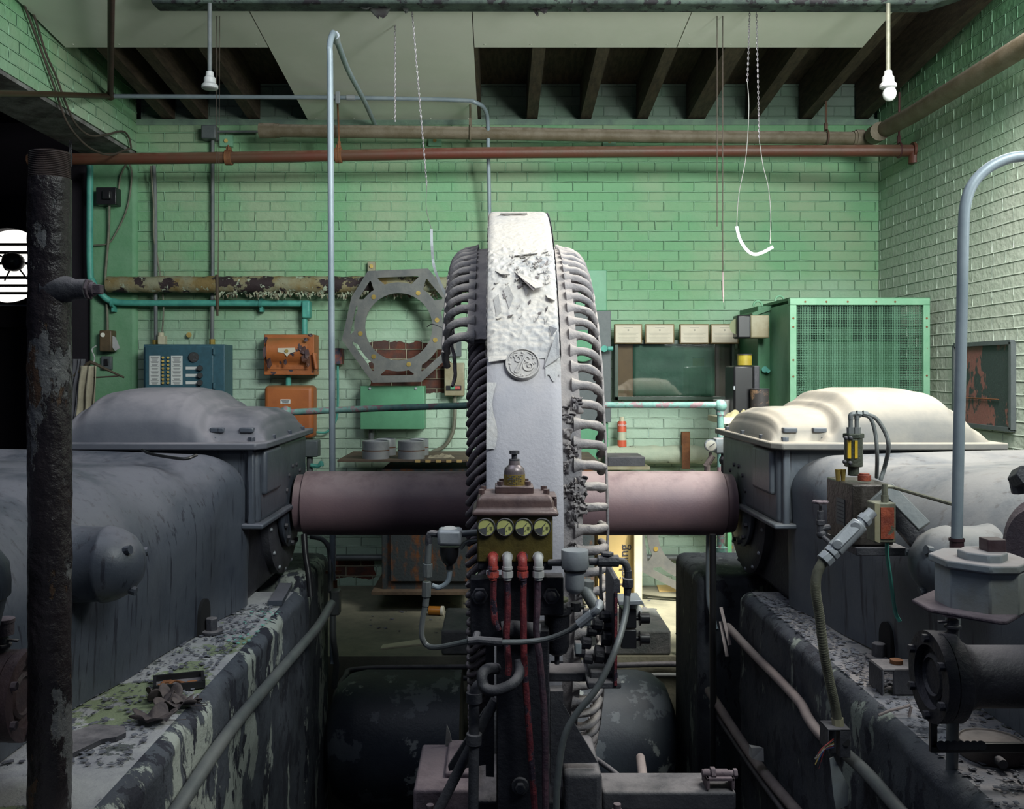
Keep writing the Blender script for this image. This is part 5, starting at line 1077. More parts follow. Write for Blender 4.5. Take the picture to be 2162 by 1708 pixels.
B().tube(sm([P(925, 1128, Yf2), P(907, 1128, Yf2), P(905, 1150, Yf2)], 4), .008, 10).build('elbow', mIron, t)
B().cyl(P(906, 1148, Yf2), P(903, 1190, Yf2), .008, 12).cyl(P(903, 1190, Yf2), P(902, 1218, Yf2), .012, 8).cyl(P(901, 1228, Yf2), P(900, 1260, Yf2), .011, 8).cyl(P(900, 1258, Yf2), P(898, 1280, Yf2), .008, 12).build('hose_fitting', mConduitD, t, bev=.001)
B().tube(sm([P(898, 1278, Yf2), P(892, 1310, Yf2), P(891, 1345, Yf2), P(904, 1364, Yf2), P(930, 1366, 2.2), P(990, 1354, 2.14)], 7), .0065, 10).build('hose', mConduitD, t)
B().tube(pp([(988, 1354, 2.14), (1010, 1352, 2.14), (1060, 1356, 2.14)]), .0095, 10).cyl(P(1004, 1352, 2.14), P(1008, 1338, 2.16), .009, 10).build('tee', mIron, t)
B().tube(sm([P(1060, 1356, 2.14), P(1110, 1355, 2.14), P(1160, 1348, 2.13), P(1205, 1330, 2.1), P(1230, 1312, 2.08)], 6), .0062, 10).build('hose', mConduitD, t)
B().cyl(P(1222, 1318, 2.08), P(1250, 1296, 2.07), .011, 10).tube(sm([P(1248, 1298, 2.07), P(1262, 1286, 2.06), P(1266, 1272, 2.08)], 4), .0085, 10).build('end_fitting', mSteel, t)
t = thing('right_air_filter', 'grey cylindrical air filter hanging right of the gauge box', 'air filter', 'air line filters')
Yr = 2.15; c = P(1216, 1166, Yr)
B().lathe([(0, 0), (.0305, 0), (.0315, -.003), (.0315, -.040), (.029, -.044), (0, -.044)], c+Vector((0, .03, 0)), (0, 0, 1), 32).build('head', mSteel, t); B().lathe([(0, 0), (.0225, 0), (.0225, -.042), (.018, -.052), (.008, -.058), (0, -.058)], c+Vector((0, .03, -.044)), (0, 0, 1), 32).build('bowl', mSteel, t)
B().lathe([(.0225, 0), (.026, 0), (.026, -.006), (.0225, -.006)], c+Vector((0, .03, -.044)), (0, 0, 1), 32).cyl(P(1216, 1272, Yr+.03), P(1216, 1290, Yr+.03), .012, 10).bpx(1198, 1282, 1234, 1287, Yr+.02, .02).build('drain_knob', mBlkP, t)
B().tube(pp([(1160, 1188, Yr+.05), (1188, 1188, Yr+.03)]), .008, 10).build('pipe', mIron, t); B().tube(sm([P(1244, 1186, Yr+.03), P(1300, 1184, Yr+.03), P(1318, 1188, Yr+.03), P(1326, 1204, Yr+.03)], 6), .0085, 12).build('pipe', mIron, t)
B().cyl(P(1262, 1184, Yr+.03), P(1306, 1184, Yr+.03), .014, 10).cyl(P(1282, 1178, Yr+.03), P(1282, 1168, Yr+.03), .010, 10).cyl(P(1282, 1172, Yr+.03), P(1282, 1166, Yr+.03), .015, 6).build('tee_valve', mIron, t, bev=.001)
t = thing('long_drop_hose', 'long thin hose falling from the right elbow down past the post', 'hose')
B().cyl(P(1326, 1204, Yr+.03), P(1326, 1222, Yr+.03), .009, 10).cyl(P(1326, 1222, Yr+.02), P(1325, 1240, Yr+.02), .0125, 8).cyl(P(1325, 1240, Yr+.02), P(1324, 1262, Yr+.02), .010, 10, .007).build('fitting', mIron, t, bev=.001)
B().tube(sm([P(1324, 1258, Yr+.02), P(1320, 1300, Yr), P(1300, 1370, 2.1), P(1262, 1450, 2.08), P(1215, 1510, 2.08), P(1190, 1560, 2.08), P(1178, 1640, 2.08), P(1174, 1720, 2.08)], 8), .0075, 12).build('hose', mConduitD, t)
t = thing('black_oil_filter', 'big black oil filter canister right of the red tubes', 'oil filter')
c = P(1176, 1268, 2.3)
B().lathe([(0, 0), (.030, 0), (.036, -.008), (.037, -.028), (.031, -.034), (.030, -.11), (.024, -.125), (.008, -.135), (0, -.137)], c, (0, 0, 1), 36).build('canister', mBlk, t); B().cyl(c+Vector((0, 0, 0)), c+Vector((0, 0, .006)), .028, 24).build('mossy_top', M('mossy_top', (.08, .085, .04), (.05, .055, .03), .8, bump=.4), t)
B().cyl(c-Vector((0, 0, .135)), c-Vector((0, 0, .155)), .006, 8).bar(c+Vector((-.015, 0, -.15)), c+Vector((.015, 0, -.15)), .004, .004).build('drain', mIron, t)
t = thing('valve_rack', 'steel rack with red edge carrying two black knobs and clustered valves', 'valve rack')
Yv = 2.32
B().ppx([(1294, 1238), (1296, 1224), (1302, 1219), (1309, 1226), (1310, 1252), (1304, 1252), (1303, 1450), (1296, 1450)], Yv-.05, .16).build('upright_plate', mIron, t, bev=.001)
B().ppx([(1298, 1250), (1304, 1250), (1303, 1448), (1297, 1448)], Yv-.054, .006).build('red_edge', mRedTube, t)
B().bpx(1246, 1418, 1306, 1442, Yv-.02, .12).bpx(1240, 1440, 1312, 1455, Yv-.05, .18).bpx(1140, 1420, 1250, 1440, Yv+.02, .08).build('shelf', mIron, t, bev=.004)
for y in (1305, 1348):
    c = P(1340, y, Yv); B().bpx(1312, y-18, 1344, y+22, Yv-.01, .05).build('solenoid', mBlkP, t, bev=.002)
    B().cyl(c, c+Vector((.012, 0, 0)), .006, 12).cyl(c+Vector((.011, 0, 0)), c+Vector((.014, 0, 0)), .018, 24).cyl(c+Vector((.014, 0, 0)), c+Vector((.036, 0, 0)), .0135, 24).build('knob', mBlkP, t, bev=.001)
B().prism([P(1306, 1270, Yv-.03), P(1355, 1267, Yv-.03), P(1361, 1277, Yv-.03), P(1306, 1279, Yv-.03)], (0, .08, 0)).build('tray', mSteel, t, bev=.002)
B().sph(P(1336, 1290, Yv+.02), .024, 16, 10, (1, 1, .8)).build('horn', mPorc, t)
B().cyl(P(1232, 1240, Yv), P(1262, 1290, Yv-.05), .015, 14).cyl(P(1228, 1232, Yv), P(1246, 1232, Yv), .012, 10).cyl(P(1240, 1225, Yv), P(1238, 1245, Yv), .017, 14).cyl(P(1254, 1278, Yv-.05), P(1264, 1290, Yv-.05), .019, 8).build('strainer', mConduitD, t, bev=.001)
b = B()
for (x, y, r) in ((1275, 1300, .015), (1262, 1315, .018), (1285, 1320, .014), (1250, 1330, .014), (1280, 1345, .02), (1238, 1355, .016), (1265, 1380, .022), (1242, 1390, .012), (1286, 1390, .014), (1225, 1375, .013), (1290, 1300, .012)): b.cyl(P(x-10, y, Yv), P(x+10, y+2, Yv), r, 10)
b.build('valve_cluster', mBlk, t, bev=.002)
B().bpx(1232, 1290, 1248, 1322, Yv-.03, .03).bpx(1214, 1358, 1228, 1382, Yv-.03, .03).build('pale_block', mPaleBox, t, bev=.003)
B().tube(pp([(1268, 1196, Yv), (1268, 1240, Yv), (1274, 1300, Yv)]), .004, 6).tube(pp([(1240, 1345, Yv), (1246, 1336, Yv), (1262, 1336, Yv), (1284, 1338, Yv), (1290, 1350, Yv)], 4), .005, 8).build('link', mIron, t)
# base frame
t = thing('base_frame', 'mauve dusted cast base frame with bolts under the motor and stand', 'machine base')
Z = lambda y: P(0, y, 2.4).z
Yb0, Yb1 = 2.33, 2.62
def slab(x0, x1, y, zb, mat, nm='casting', Ya=Yb0, Yb_=Yb1, bev=.008):
    z = CH+(VY-y)/F*Ya; a = (x0-VX)/F*Ya; c_ = (x1-VX)/F*Ya; return B().ext((a, Ya, zb), (c_, Yb_, z)).build(nm, mat, t, bev=bev, seg=3)
slab(872, 1000, 1668, -.3, mMauve); slab(938, 1010, 1632, -.3, mMauve, Ya=2.4); slab(1190, 1272, 1632, -.3, mIron, Ya=2.3, Yb_=2.55, bev=.014)
slab(1272, 1555, 1672, .35, mIron, Ya=2.40, Yb_=2.52); slab(990, 1200, 1690, -.3, mBlk)
slab(1262, 1570, 1765, -.3, mIron, Ya=2.34, Yb_=2.56)
for (x, y, Y_) in ((917, 1642, 2.45), (908, 1702, 2.3), (1303, 1700, 2.3), (1228, 1618, 2.42)):
    c = P(x, y, Y_); B().cyl(c-Vector((0, 0, .03)), c+Vector((0, 0, .004)), .0095, 16).cyl(c-Vector((0, 0, .03)), c-Vector((0, 0, .012)), .016, 6).build('stud', mMauve, t, bev=.001)
c = P(1228, 1632, 2.42); B().cyl(c-Vector((0, 0, .004)), c+Vector((0, 0, .010)), .024, 6).build('hex_nut', mIron, t, bev=.002)
B().cyl(P(1482, 1632, 2.42), P(1556, 1634, 2.42), .009, 12).cyl(P(1500, 1633, 2.42), P(1510, 1633, 2.42), .017, 6).cyl(P(1548, 1633, 2.42), P(1556, 1633, 2.42), .013, 6).build('clamp_bolt', mMauve, t, bev=.001)
B().bpx(1492, 1643, 1552, 1650, 2.4, .06).bpx(1492, 1643, 1499, 1668, 2.4, .06).bpx(1545, 1643, 1552, 1668, 2.4, .06).build('clamp', mMauve, t, bev=.002)
B().cyl(P(1352, 1600, 2.9), P(1360, 1660, 2.6), .014, 16).build('stub_pipe', mPink, t)
o = B().ppx([(943, 1530), (949, 1545), (964, 1610), (950, 1625), (940, 1570)], 2.6, .008).build('wood_splinter', M('grey_wood', (.2, .2, .2), (.12, .12, .12), .9, bump=.3)); tag(o, 'thin grey wood splinter standing left of the base frame', 'splinter')
cond(pp([(1255, 1600, 2.9), (1290, 1625, 2.8), (1312, 1645, 2.7), (1330, 1672, 2.55)]), .008, 'thin cable curling down behind the right arm of the base', mIron, 'cable', 'loose_cable', 'loose cables in the pit')

# ================================================================ LEFT FOREGROUND COLUMN PIPE
t = thing('column_pipe', 'thick dark upright pipe with a threaded top and flaking paint at left', 'pipe')
Yc = 1.8; c0 = P(105, 1712, Yc); zt = P(0, 322, Yc).z; zth = P(0, 378, Yc).z; r = R(43, Yc)
b = B(); b.grid(lambda u, v: Vector((c0.x, Yc, .631+(zth-.631)*v))+Vector((math.cos(u*2*PI), math.sin(u*2*PI), 0))*(r+.0022*noise.noise(Vector((math.cos(u*6.283)*1.5, math.sin(u*6.283)*1.5, v*22)))+.0012*noise.noise(Vector((math.cos(u*6.283)*5, math.sin(u*6.283)*5, v*80)))), 72, 260)
b.build('tube', mColumn, t, smooth=70)
n_ = 15; prof = [(r*.9, 0)]
for i in range(n_): q = (zt-zth)*i/n_; prof += [(r*.97, q), (r*.93, q+(zt-zth)/n_*.5)]
prof += [(r*.95, zt-zth), (r*.85, zt-zth), (r*.85, 0)]
B().lathe(prof, (c0.x, Yc, zth), (0, 0, 1), 48).build('thread', mColumnT, t, smooth=20)
z = P(0, 612, Yc).z; a_ = Vector((c0.x, Yc-.01, z))
B().lathe([(0, 0), (.030, 0), (.024, .045), (.0195, .055), (.0195, .078), (0, .078)], a_, (1, -.05, 0), 24).build('branch', mIron, t)
B().cyl(a_+Vector((.075, 0, 0)), a_+Vector((.082, 0, 0)), .021, 6).cyl(a_+Vector((.082, 0, 0)), a_+Vector((.09, 0, 0)), .014, 12).box(a_+Vector((.096, 0, 0)), (.016, .018, .018)).build('square_plug', mMauve, t, bev=.0015)
# ================================================================ FLANGED PIPES LEFT AND RIGHT
def flanged(s, X0, Y_, z, r, mt, lab):
    t = thing('flanged_pipe', lab, 'pipe', 'flanged pipe ends'); c = Vector((X0, Y_, z)); d = Vector((s, 0, 0))
    B().lathe([(0, .012), (r*.38, .012), (r*.42, .006), (r*.50, .010), (r*.52, .016), (r*.68, .016), (r*.70, 0), (r, 0), (r, .022), (0, .022)], c, d, 48).build('cover_plate', mt, t)
    B().lathe([(0, 0), (r*.99, 0), (r*.99, .026), (r*.80, .04), (r*.68, .06), (r*.68, .9), (0, .9)], c+d*.024, d, 48).build('pipe', mt, t)
    for k_ in range(6):
        a_ = 2*PI*k_/6+.5; q = c+Vector((0, r*.85*math.cos(a_), r*.85*math.sin(a_))); B().cyl(q-d*.010, q+d*.03, .009, 6).build('flange_bolt', mMauve if s < 0 else mIron, t, bev=.001)
    q = c+d*.05+Vector((0, 0, r*.95))
    B().cyl(q-Vector((0, 0, .02)), q+Vector((0, 0, .03)), .011, 12).cyl(q+Vector((0, 0, .012)), q+Vector((0, 0, .018)), .017, 6).bar(q+Vector((-.0, 0, .026)), q+Vector((s*-.03 if s > 0 else .03, 0, .024)), .008, .004).build('valve_stem', mIron, t, bev=.001)
    B().cyl(q+Vector((0, 0, .036)), q+Vector((0, 0, .062)), .020, 24).cyl(q+Vector((0, 0, .06)), q+Vector((0, 0, .068)), .0215, 24).build('oil_cup', mMauve, t, bev=.001)
flanged(1, .868, 1.9, .856, .090, mBlk, 'black flanged pipe running off to the right with an oil cup')
flanged(-1, -.925, 1.86, .832, .088, M('rusty_plum_iron', (.09, .055, .06), (.05, .035, .045), .6, scale=8, bump=.3), 'rusty plum coloured flanged pipe cut off at the left edge')
t = thing('bell_housing', 'grey green bell shaped cap at the far left edge', 'housing')
B().lathe([(0, 0), (.095, 0), (.095, .07), (.10, .075), (.095, .10), (.085, .13), (.06, .155), (.03, .167), (0, .17)], (-1.03, 1.75, 1.0), (.25, 0, 1), 36).build('bell', mCast, t)
B().cyl((-1.03, 1.75, .84), (-1.03, 1.75, 1.01), .085, 30).build('skirt', mCast, t)

# ================================================================ RIGHT SIDE FITTINGS
t = thing('conduit_riser', 'tall grey hooked conduit standing in front of the right compressor', 'conduit')
B().tube(sm([P(2230, 328, 2.0), P(2162, 330, 2.0), P(2125, 336, 2.0), P(2085, 356, 2.0), P(2053, 390, 2.0), P(2038, 435, 2.0), P(2034, 500, 2.0), P(2030, 700, 2.0), P(2025, 900, 2.0), P(2020, 1140, 2.0)], 8), .0115, 16).build('tube', mConduit, t)
B().cyl(P(2020, 1136, 2.0), P(2020, 1164, 2.0), .0145, 12).cyl(P(2020, 1136, 2.0), P(2020, 1142, 2.0), .016, 16).build('coupling', M('plum_coupling', (.06, .03, .035), (.04, .02, .03), .4, bump=.1), t)
B().bpx(2004, 1164, 2034, 1292, 1.98, .04).build('outlet_body', mFlex, t, bev=.008, seg=3)
B().prism([P(1992, 1180, 1.975), P(1998, 1172, 1.965), P(2004, 1180, 1.96), P(2003, 1270, 1.96), P(1996, 1284, 1.965), P(1985, 1266, 1.975)], (0, .02, 0)).build('cover', mTan, t, bev=.003)
B().tube(pp([(2012, 1290, 2.0), (2012, 1500, 2.0), (2008, 1712, 2.0), (2008, 1760, 2.0)]), .0122, 14).cyl(P(2012, 1296, 2.0), P(2012, 1322, 2.0), .016, 8).build('lower_tube', mConduitD, t)
B().sph(P(2030, 1232, 1.9), .012, 12, 8).cyl(P(2030, 1232, 1.9), P(2036, 1238, 1.8), .009, 10).build('side_nipple', mTan, t)
t = thing('junction_casting', 'pale stained box with a stepped hexagonal cap on a plate at right', 'junction box')
def poly(x0, x1, yT, yB, Ya, dY, mat, nm, cut=.25, bev=.003):
    # chamfered block seen from the front left; real depth dY
    a = (x0-VX)/F*Ya; c_ = (x1-VX)/F*Ya; z1 = CH+(VY-yT)/F*Ya; z0 = CH+(VY-yB)/F*Ya; k_ = dY*cut
    return B().prism([(a, Ya+k_, z0), (a+k_, Ya, z0), (c_-k_, Ya, z0), (c_, Ya+k_, z0), (c_, Ya+dY-k_, z0), (c_-k_, Ya+dY, z0), (a+k_, Ya+dY, z0), (a, Ya+dY-k_, z0)], (0, 0, z1-z0)).build(nm, mat, t, bev=bev)
poly(2034, 2210, 1212, 1302, 1.68, .16, mPaleBox, 'box', .3); poly(2028, 2216, 1196, 1213, 1.67, .18, mPaleBox, 'cap_plate', .3); poly(2056, 2146, 1172, 1197, 1.70, .09, mPaleBox, 'hexagon', .3); poly(2086, 2126, 1140, 1172, 1.73, .035, M('plum_block', (.05, .025, .03), (.10, .07, .08), .5, bump=.1), 'top_block', .05)
poly(2008, 2230, 1310, 1320, 1.64, .24, mMauve, 'base_plate', .35)
t = thing('sight_feed_lubricator', 'oily dark steel box with amber sight glass and two looping tubes', 'lubricator')
bx_ = B().ext((.922, 2.45, P(0, 1152, 2.45).z), (1.03, 2.64, P(0, 1024, 2.45).z)).build('oil_tank', mOilBox, t, bev=.004)
B().ext((.9205, 2.50, 1.06), (.922, 2.56, 1.13)).build('name_plate', mGreyP, bx_); b = B()
for k_ in range(6): b.ext((.9198, 2.507, 1.068+k_*.010), (.9206, 2.553, 1.071+k_*.010))
b.build('plate_lines', mInk, bx_, smooth=0)
c = P(1825, 1012, 2.50); B().cyl(c-Vector((0, 0, .004)), c+Vector((0, 0, .012)), .017, 24).cyl(c+Vector((0, 0, .012)), c+Vector((0, 0, .016)), .013, 20).build('filler_cap', mRedLab, bx_, bev=.001)
for x in (1769, 1780): c = P(x, 1008, 2.55); B().cyl(c-Vector((0, 0, .01)), c+Vector((0, 0, .022)), .005, 10, .008).build('wing_screw', mBrass, bx_)
sg = B().cyl(P(1802, 985, 2.55), P(1802, 925, 2.55), .024, 16).cyl(P(1802, 925, 2.55), P(1802, 915, 2.55), .028, 6).cyl(P(1802, 1004, 2.55), P(1802, 985, 2.55), .015, 14).build('sight_body', M('olive_sight_casting', (.06, .068, .05), (.04, .05, .04), .4, .2, bump=.4), t, bev=.002)
for dx in (-8, 6): B().bpx(1802+dx-3, 930, 1802+dx+3, 968, 2.5245+(.004 if dx < 0 else 0), .01).build('sight_window', mSight, sg)
for (x, y) in ((1786, 925), (1796, 925), (1783, 975), (1795, 978)): c = P(x, y, 2.525); B().sph(c, .006, 10, 6).build('knob_screw', mIron, sg)
for dx in (-6, 7): B().cyl(P(1802+dx, 915, 2.55), P(1802+dx, 902, 2.55), .0105, 6).cyl(P(1802+dx, 902, 2.55), P(1802+dx, 884, 2.55), .006, 12).tube(sm([P(1802+dx, 886, 2.55), P(1803+dx, 876, 2.55), P(1812+dx, 873, 2.55)], 4), .007, 10).cyl(P(1814+dx, 873, 2.55), P(1824+dx, 875, 2.55), .009, 8).build('union', mConduitD, t, bev=.001)
B().tube(sm([P(1820, 874, 2.55), P(1838, 884, 2.55), P(1848, 915, 2.55), P(1852, 960, 2.55), P(1851, 1008, 2.6)], 7), .0052, 10).build('oil_tube', mConduitD, t)
B().tube(sm([P(1828, 874, 2.55), P(1850, 884, 2.55), P(1870, 915, 2.55), P(1876, 945, 2.55), P(1868, 985, 2.6), P(1859, 1014, 2.6)], 7), .0058, 10).build('oil_tube', mConduitD, t)
hw = B(); c = P(1732, 1060, 2.5); pts = [c+Vector((.017*(1+.12*math.cos(6*a_))*math.cos(a_), .017*(1+.12*math.cos(6*a_))*math.sin(a_), 0)) for a_ in [2*PI*k_/36 for k_ in range(37)]]; hw.tube(pts, .004, 8)
for k_ in range(3): hw.cyl(c, c+Vector((.016*math.cos(k_*2.09), .016*math.sin(k_*2.09), 0)), .003, 6)
hw.build('hand_wheel', mMauve, t)
B().cyl(P(1732, 1060, 2.5), P(1732, 1078, 2.5), .004, 8).cyl(P(1732, 1078, 2.5), P(1732, 1098, 2.5), .009, 12).cyl(P(1732, 1098, 2.5), P(1732, 1108, 2.5), .012, 6).cyl(P(1732, 1108, 2.5), P(1732, 1125, 2.5), .009, 12).sph(P(1734, 1128, 2.5), .013, 12, 8).cyl(P(1734, 1116, 2.5), P(1752, 1112, 2.5), .008, 10).cyl(P(1734, 1130, 2.5), P(1755, 1148, 2.46), .006, 8).build('drain_valve', mIron, t, bev=.001)
B().ext((.93, 2.44, P(0, 1172, 2.45).z), (1.06, 2.66, P(0, 1155, 2.45).z)).build('mounting_shelf', mIron, t, bev=.002)
t = thing('red_label_box', 'narrow tan box with a rusty red label beside the lubricator', 'switch box')
B().ext(P(1846, 1062, 2.3), P(1892, 1146, 2.3)+Vector((0, .05, 0))).build('box', mFlex, t, bev=.003); B().bpx(1860, 1072, 1888, 1138, 2.297, .004).build('label', mRedLab, t)
B().prism([P(1846, 1062, 2.299), P(1857, 1064, 2.299), P(1857, 1146, 2.299), P(1846, 1142, 2.299)], (0, -.004, 0)).build('side_strip', mTan, t)
B().cyl(P(1868, 1062, 2.32), P(1868, 1045, 2.32), .009, 6).cyl(P(1868, 1045, 2.32), P(1868, 1022, 2.32), .007, 10).build('nipple', mFlex, t)
B().tube(sm([P(1869, 1028, 2.32), P(1882, 1028, 2.32), P(1900, 1033, 2.3), P(2016, 1066, 2.1)], 4), .0045, 8).build('side_tube', mFlex, t)
B().tube(sm([P(1873, 1146, 2.33), P(1873, 1170, 2.35), P(1880, 1220, 2.4), P(1890, 1290, 2.45), P(1900, 1312, 2.45)], 5), .005, 8).build('drop_tube', mTeal, t)
t = thing('support_arm', 'angled grey flat steel arm behind the red label box', 'arm')
B().bar(P(1872, 1030, 2.42), P(1952, 1112, 2.34), .035, .014, (0, 1, 0)).build('arm', mConduitD, t, bev=.002)
B().bar(P(1874, 1034, 2.42), P(1838, 1066, 2.42), .02, .012, (0, 1, 0)).build('short_arm', mConduitD, t, bev=.002); B().bar(P(1872, 1062, 2.44), P(1948, 1150, 2.40), .05, .03, (0, 1, 0)).build('web', mBlk, t)
t = thing('conduit_fitting', 'grey pull elbow with an oval cover feeding a hanging flexible conduit', 'conduit fitting')
a_ = P(1842, 1080, 2.28); c_ = P(1738, 1185, 2.26)
B().cyl(a_.lerp(c_, .25), a_.lerp(c_, .78), .0205, 20).build('body', mSteel, t, bev=.004); B().cyl(a_, a_.lerp(c_, .28), .0135, 14).cyl(a_.lerp(c_, .12), a_.lerp(c_, .2), .018, 8).build('upper_nipple', mSteel, t)
B().cyl(a_.lerp(c_, .78), a_.lerp(c_, .86), .020, 8).cyl(a_.lerp(c_, .88), a_.lerp(c_, 1.0), .0195, 8).build('gland_nut', mSteel, t, bev=.001)
m1 = a_.lerp(c_, .34)+Vector((-.008, -.018, .008)); m2 = a_.lerp(c_, .70)+Vector((-.008, -.018, .008))
B().bar(m1, m2, .024, .008, (-.35, -1, .35)).cyl(m1+Vector((.001, .003, 0)), m1+Vector((-.001, -.005, 0)), .012, 16).cyl(m2+Vector((.001, .003, 0)), m2+Vector((-.001, -.005, 0)), .012, 16).build('oval_cover', mSteel, t, bev=.002)
t = thing('flexible_conduit', 'olive flexible conduit hanging to the open box on the right plinth', 'conduit')
q = sm([P(1738, 1185, 2.26), P(1725, 1212, 2.26), P(1722, 1245, 2.26), P(1730, 1300, 2.27), P(1740, 1380, 2.29), P(1752, 1440, 2.31), P(1763, 1490, 2.33), P(1768, 1520, 2.34)], 14)
B().tube(q, .0112, 12).build('hose', mFlex, t); b = B()
for i in range(2, len(q)-1, 1): d = (q[i+1]-q[i]).normalized(); b.cyl(q[i]-d*.0012, q[i]+d*.0012, .0119, 12)
b.build('ribs', mFlex, t)
B().cyl(P(1768, 1516, 2.34), P(1770, 1536, 2.34), .015, 8).build('end_nut', mTan, t)
t = thing('open_junction_box', 'open grey junction box with loose coloured wires on the right plinth wall', 'junction box')
Yj = 2.33; b = B(); b.bpx(1748, 1540, 1750, 1588, Yj-.02, .06).bpx(1748, 1540, 1796, 1543, Yj-.02, .06).bpx(1774, 1540, 1796, 1600, Yj-.02, .03).bpx(1750, 1540, 1796, 1590, Yj+.05, .004); b.build('box', mIron, t, bev=.002)
B().cyl(P(1786, 1567, Yj-.021), P(1786, 1567, Yj-.018), .010, 16).build('knockout', mDark, t)
rnd = random.Random(4)
for k_, mt in enumerate((mRedPaint, mWire, mBlkP, M('yellow_wire', (.4, .3, .1), bump=0), mPorc, mRedPaint, M('blue_wire', (.05, .1, .3), bump=0))):
    e = P(1723+rnd.uniform(-4, 6), 1612+rnd.uniform(-12, 14), Yj-.03); B().tube(sm([P(1760, 1560+k_*3, Yj), P(1748-k_, 1570+k_*2, Yj-.03), P(1735+rnd.uniform(-4, 4), 1582+k_*2, Yj-.03), e], 5), .0016, 6).build('wire', mt, t)
B().ppx([(1752, 1602), (1760, 1598), (1792, 1660), (1790, 1700), (1766, 1712), (1760, 1680)], Yj+.0, .003).build('hanging_lid', mPaleBox, t)
t = thing('disc_valve', 'mauve disc casting with a hex nut cut off at the right edge', 'valve')
B().lathe([(0, 0), (.10, 0), (.105, .01), (.105, .04), (.08, .06), (0, .06)], (1.18, 1.98, 1.10), (-1, -.35, .1), 36).build('disc', mMauve, t); B().cyl(P(2150, 1012, 1.95), P(2170, 1002, 1.90), .022, 6).cyl(P(2156, 1040, 1.95), P(2150, 1012, 1.95), .018, 10).build('hex_nut', mIron, t, bev=.002)
t = thing('steel_saddle', 'dark channel shaped steel saddle with a rusty ring on the right plinth', 'bracket')
Ys_ = .84*F/(1470-VY); a1 = P(1850, 1440, Ys_); b = B(); x0 = P(1862, 0, Ys_).x; x1 = P(1925, 0, Ys_).x; z0 = .632; z1 = .70
b.ext((x0, Ys_, z1-.008), (x1+.05, Ys_+.09, z1)).ext((x0, Ys_, z0), (x0+.008, Ys_+.09, z1)).ext((x1+.042, Ys_, z0), (x1+.05, Ys_+.09, z1)).ext((x0+.03, Ys_, z0), (x1+.05, Ys_+.008, z1)); b.build('channel', mIron, t, bev=.004)
B().lathe([(.014, 0), (.0165, 0), (.0165, .010), (.014, .010)], ((x0+x1)/2+.02, Ys_+.05, z1), (0, 0, 1), 24).build('ring', mRustO, t)
t = thing('round_tin', 'shallow round dusty tin lying on the right plinth', 'tin')
c = Vector((1.08, 2.06, .632)); B().lathe([(0, 0), (.066, 0), (.068, .004), (.068, .034), (.064, .036), (.062, .031), (0, .031)], c, (0, 0, 1), 40).build('tin', M('dusty_tin', (.10, .085, .075), (.06, .045, .045), .6, bump=.2, dust=((.30, .26, .24), .8, 8)), t, bev=.001)
B().cyl(c+Vector((-.02, -.066, .017)), c+Vector((-.022, -.09, .017)), .010, 14).build('spout', mIron, t)
t = thing('valve_chain', 'black roller chain bracket in front of the round tin', 'chain')
B().bpx(1966, 1525, 1980, 1580, 1.92, .012).bpx(1966, 1570, 2260, 1590, 1.92, .012).build('bracket', mBlkP, t, bev=.002); b = B()
for k_ in range(7): b.cyl(P(1988+k_*14, 1574, 1.905), P(1988+k_*14, 1574, 1.935), .0095, 12)
b.build('links', mBlkP, t)
t = thing('flywheel', 'large black wheel rim cut off at the lower right corner', 'wheel')
pts = [Vector((1.30+.22*math.cos(a_), 1.75-.06*math.cos(a_), .84+.22*math.sin(a_))) for a_ in [2*PI*k_/48 for k_ in range(49)]]; B().tube(pts, .02, 10).build('rim', mBlk, t)
B().cyl((1.30, 1.75, .84), (1.30, 1.80, .84), .035, 20).build('hub', mBlk, t); b = B()
for k_ in range(4): a_ = .4+k_*PI/2; b.cyl((1.30, 1.76, .84), (1.30+.21*math.cos(a_), 1.75-.06*math.cos(a_), .84+.21*math.sin(a_)), .012, 8)
b.build('spokes', mBlk, t)
for (pts, lab) in (([(1855, 1510), (1880, 1500), (1912, 1492), (1922, 1488)], 'pale bent twig on the right plinth beside the saddle'), ([(1924, 1492), (1918, 1520), (1914, 1555), (1912, 1578)], 'grey strip hanging over the right plinth below the flange')):
    o = B().tube(sm([P(x, y, .825*F/(1500-VY)) for x, y in pts], 4), .0035, 7).build('twig', mPink); tag(o, lab, 'twig', 'twigs')
t = thing('broken_lath', 'pair of thin broken laths leaning in the gap by the right plinth', 'lath')
B().bar(P(1522, 1282, 3.62), P(1541, 1362, 3.57), .012, .006, (0, 1, 0)).build('lath', mPink, t); B().bar(P(1521, 1312, 3.62), P(1535, 1386, 3.57), .012, .006, (0, 1, 0)).build('lath', mPink, t)

# ================================================================ THINGS ON THE LEFT PLINTH AND BODY
def PZ(x, y, z=.632): Y_ = (CH-z)*F/(y-VY); return Vector(((x-VX)/F*Y_, Y_, z))
def leaf(cx, cy, w, d, h, seed, lab, rot=0):
    c = PZ(cx, cy, .636)
    def f(u, v):
        a = 2*PI*v; rr = (1+.18*math.sin(5*a+seed)+.12*noise.noise(Vector((math.cos(a)*2, math.sin(a)*2, seed))))*u
        return c+Matrix.Rotation(rot, 3, 'Z') @ Vector((w*rr*math.cos(a), d*rr*math.sin(a), .004+h*u*u*abs(math.sin(a*2.5+seed))+h*.5*noise.noise(Vector((u*3, a, seed)))*u))
    t = thing('dry_leaf', lab, 'leaf', 'dry leaves'); b = B(); b.grid(f, 10, 48); o = b.build('blade', mLeaf, t, smooth=60); m = o.modifiers.new('s', 'SOLIDIFY'); m.thickness = .0012
    B().tube(sm([c+Vector((w*.8, -.01, .006)), c+Vector((w*1.3, -.015, .008)), c+Vector((w*1.6, 0, .004))], 3), .0012, 6).build('stalk', mLeaf, t)
